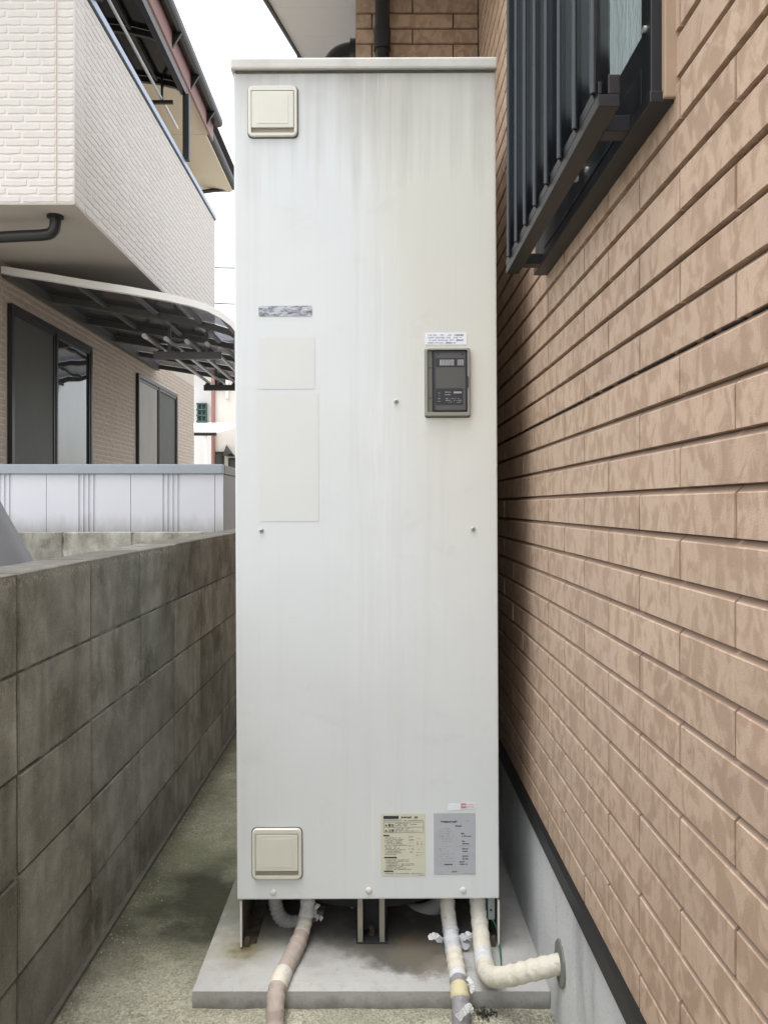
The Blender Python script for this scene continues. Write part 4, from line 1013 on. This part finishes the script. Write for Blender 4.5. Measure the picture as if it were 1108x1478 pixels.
# ------------------------------------------------------------------ grey composter behind the wall
cb_ = thing('compost_bin', (-1.50, 2.9, -.01), 'grey tapered plastic bin standing behind the block wall', 'bin')
cx, cy_ = -1.555, 2.9
prof = [(.36, 0), (.355, .03), (.35, .3), (.335, .60), (.305, .80), (.265, .912), (.215, 1.01), (.168, 1.10), (.13, 1.18), (.12, 1.22), (.05, 1.24), (.02, 1.24)]
nn = 40; v_, f_ = [], []
for r_, z_ in prof: v_ += [(cx + r_ * math.cos(2*math.pi*k/nn), cy_ + r_ * math.sin(2*math.pi*k/nn), z_ - .01) for k in range(nn)]
for i in range(len(prof) - 1):
    for k in range(nn): f_.append((i*nn+k, i*nn+(k+1)%nn, (i+1)*nn+(k+1)%nn, (i+1)*nn+k))
f_.append(tuple(range((len(prof)-1)*nn, len(prof)*nn)))
MB().add(v_, f_, True).build('body', M['bin'], cb_)
m = MB(); a_ = R(-62); hc = Vector((cx + .235 * math.cos(a_), cy_ + .235 * math.sin(a_), .95)); q = Vector((-math.sin(a_), math.cos(a_), 0))
m.tube([hc + q * (.075 * math.cos(t_)) + Vector((0, 0, .075 * math.sin(t_))) + Vector((math.cos(a_), math.sin(a_), 0)) * (-.02 * math.sin(t_) + .004) for t_ in [2*math.pi*k/30 for k in range(31)]], .008, 8, False); m.build('hatch_ring', M['bronze'], cb_)

# ------------------------------------------------------------------ far white house
FY = 20.0
fh = thing('far_house', (-3.5, 23, 0), 'white rendered house far beyond the storage shed', 'house')
def fx(px, Y=FY): return (px - VX) * Y / F
def fz(py, Y=FY): return CZ - (py - VY) * Y / F
MB().box(-9.0, fx(308), FY + .6, FY + 7, -.05, 5.1).build('wall', M['far_white'], fh)
MB().box(fx(308) + .002, 1.2, FY, FY + 7, -.05, 5.3).build('wall', M['far_cream'], fh)
m = MB(); m.add([(-9.4,FY+.1,5.1),(1.6,FY-.4,5.3),(1.6,FY+7.5,5.3),(-9.4,FY+7.5,5.1),(-5,FY+3.7,6.0),(-1.5,FY+3.7,6.0)], [(0,1,5,4),(1,2,5),(2,3,4,5),(3,0,4),(3,2,1,0)]); m.build('roof', M['far_roof'], fh)
m = MB(); m.tube([(fx(308.5), FY - .05, .0), (fx(308.5), FY - .05, 5.25)], .05, 10); m.build('downpipe', M['far_pipe'], fh)
w1 = MB().box(fx(285, 20.6), fx(299.5, 20.6), FY + .55, FY + .599, fz(611, 20.6), fz(583, 20.6)).build('window', M['glass'], fh)
for k in range(3): MB().box(fx(286 + 5.8 * k, 20.6), fx(288 + 5.8 * k, 20.6), FY + .50, FY + .549, fz(612, 20.6), fz(582, 20.6)).build('grille_bar', M['far_green'], w1)
for k in range(4): MB().box(fx(285, 20.6), fx(299.5, 20.6), FY + .46, FY + .499, fz(584.5 + 8.5 * k, 20.6), fz(582.5 + 8.5 * k, 20.6)).build('grille_bar', M['far_green'], w1)
for a, b, c_, d in ((312, 321, 655, 690), (316, 327, 541, 558), (333, 345, 664, 690)):
    w = MB().box(fx(a) - .05, fx(b) + .05, FY - .06, FY - .001, fz(d) - .05, fz(c_) + .05).build('window', M['bronze'], fh)
    MB().box(fx(a), fx(b), FY - .075, FY - .061, fz(d), fz(c_)).build('pane', M['glass'], w)
m = MB(); m.add([(fx(327), FY - .01, fz(642)), (fx(340), FY - .5, fz(656)), (fx(327), FY - .5, fz(659)), (fx(340), FY - .01, fz(659)), (fx(327), FY - .01, fz(659))], [(0,1,2),(0,1,3),(0,2,4),(1,2,4,3)]); m.build('awning', M['bronze'], fh)
m = MB(); m.box(fx(327), fx(331), FY - .12, FY - .001, fz(576), fz(541)); m.build('shutter', M['far_cream'], fh)
# porch canopy in front of the far house
PYY = 17.5
pc = thing('porch_canopy', (fx(300, PYY), PYY, 0), 'pale carport canopy roof in front of the far white house', 'canopy')
pts = [(fx(250, PYY), fz(628, PYY)), (fx(312, PYY), fz(625, PYY))]
vv = [(fx(240, PYY), PYY, fz(625.5, PYY)), (fx(313, PYY), PYY, fz(625.5, PYY)), (fx(322, PYY), PYY + .7, fz(616, PYY)), (fx(334, PYY), PYY + 1.4, fz(605, PYY)), (fx(347, PYY), PYY + 2, fz(600, PYY)), (fx(240, PYY), PYY + 2, fz(600, PYY)), (fx(240, PYY), PYY + 1.4, fz(605, PYY)), (fx(240, PYY), PYY + .7, fz(616, PYY))]
v_ = vv + [(x, y, z_ + .05) for x, y, z_ in vv]
q4 = [(0,1,2,7),(7,2,3,6),(6,3,4,5)]
MB().add(v_, q4 + [tuple(i + 8 for i in f) for f in q4] + [(1,9,10,2),(2,10,11,3),(3,11,12,4),(0,8,9,1)]).build('roof', M['far_white'], pc)
m = MB(); m.box(fx(240, PYY), fx(313, PYY), PYY - .08, PYY - .001, fz(629, PYY), fz(625, PYY)); m.build('gutter', M['bronze'], pc)
for px in (270, 296): m = MB(); m.box(fx(px, PYY), fx(px + 3, PYY), PYY - .05, PYY + .0, 0, fz(629.2, PYY)); m.build('post', M['bronze'], pc) if px < 280 else m.build('post', M['far_white'], pc)
# service cables between the houses
for i, (za, zb) in enumerate(((4.53, 2.74), (4.03, 2.48))):
    A, B = Vector((-2.76, 11.28, za)), Vector((-.09, 5.3, zb))
    q = [A.lerp(B, t_ / 14) - Vector((0, 0, .03 * math.sin(math.pi * t_ / 14))) for t_ in range(15)]
    m = MB(); m.tube(q, .0075, 6); o = m.build('service_cable', M['bronze']); tag(o, ['thin overhead cable between the two houses, upper of the pair', 'thin overhead cable between the two houses, lower of the pair'][i], 'cable')

# loose grit swept against the wall foot and the slab edge
m = MB(); r = random.Random(77)
for i in range(420):
    if i < 280: x, y = BX + .016 + abs(r.gauss(0, .035)), r.uniform(1.3, 3.2)
    elif i < 360: x, y = r.uniform(-.5, .36), 1.735 - abs(r.gauss(0, .02))
    else: x, y = FX - .006 - abs(r.gauss(0, .015)), r.uniform(1.5, 1.74)
    q = r.uniform(.0012, .0038); z = q * .4
    ps = [Vector((x + q * r.uniform(.6, 1) * math.cos(a), y + q * r.uniform(.6, 1) * math.sin(a), z - q * .4)) for a in (0, 1.57, 3.14, 4.71)] + [Vector((x, y, z + q * .7))]
    m.add(ps, [(0,1,4),(1,2,4),(2,3,4),(3,0,4),(3,2,1,0)])
o = m.build('grit', M['grit'], None, 'stuff'); tag(o, 'loose pale grit along the foot of the block wall and slab', 'grit')
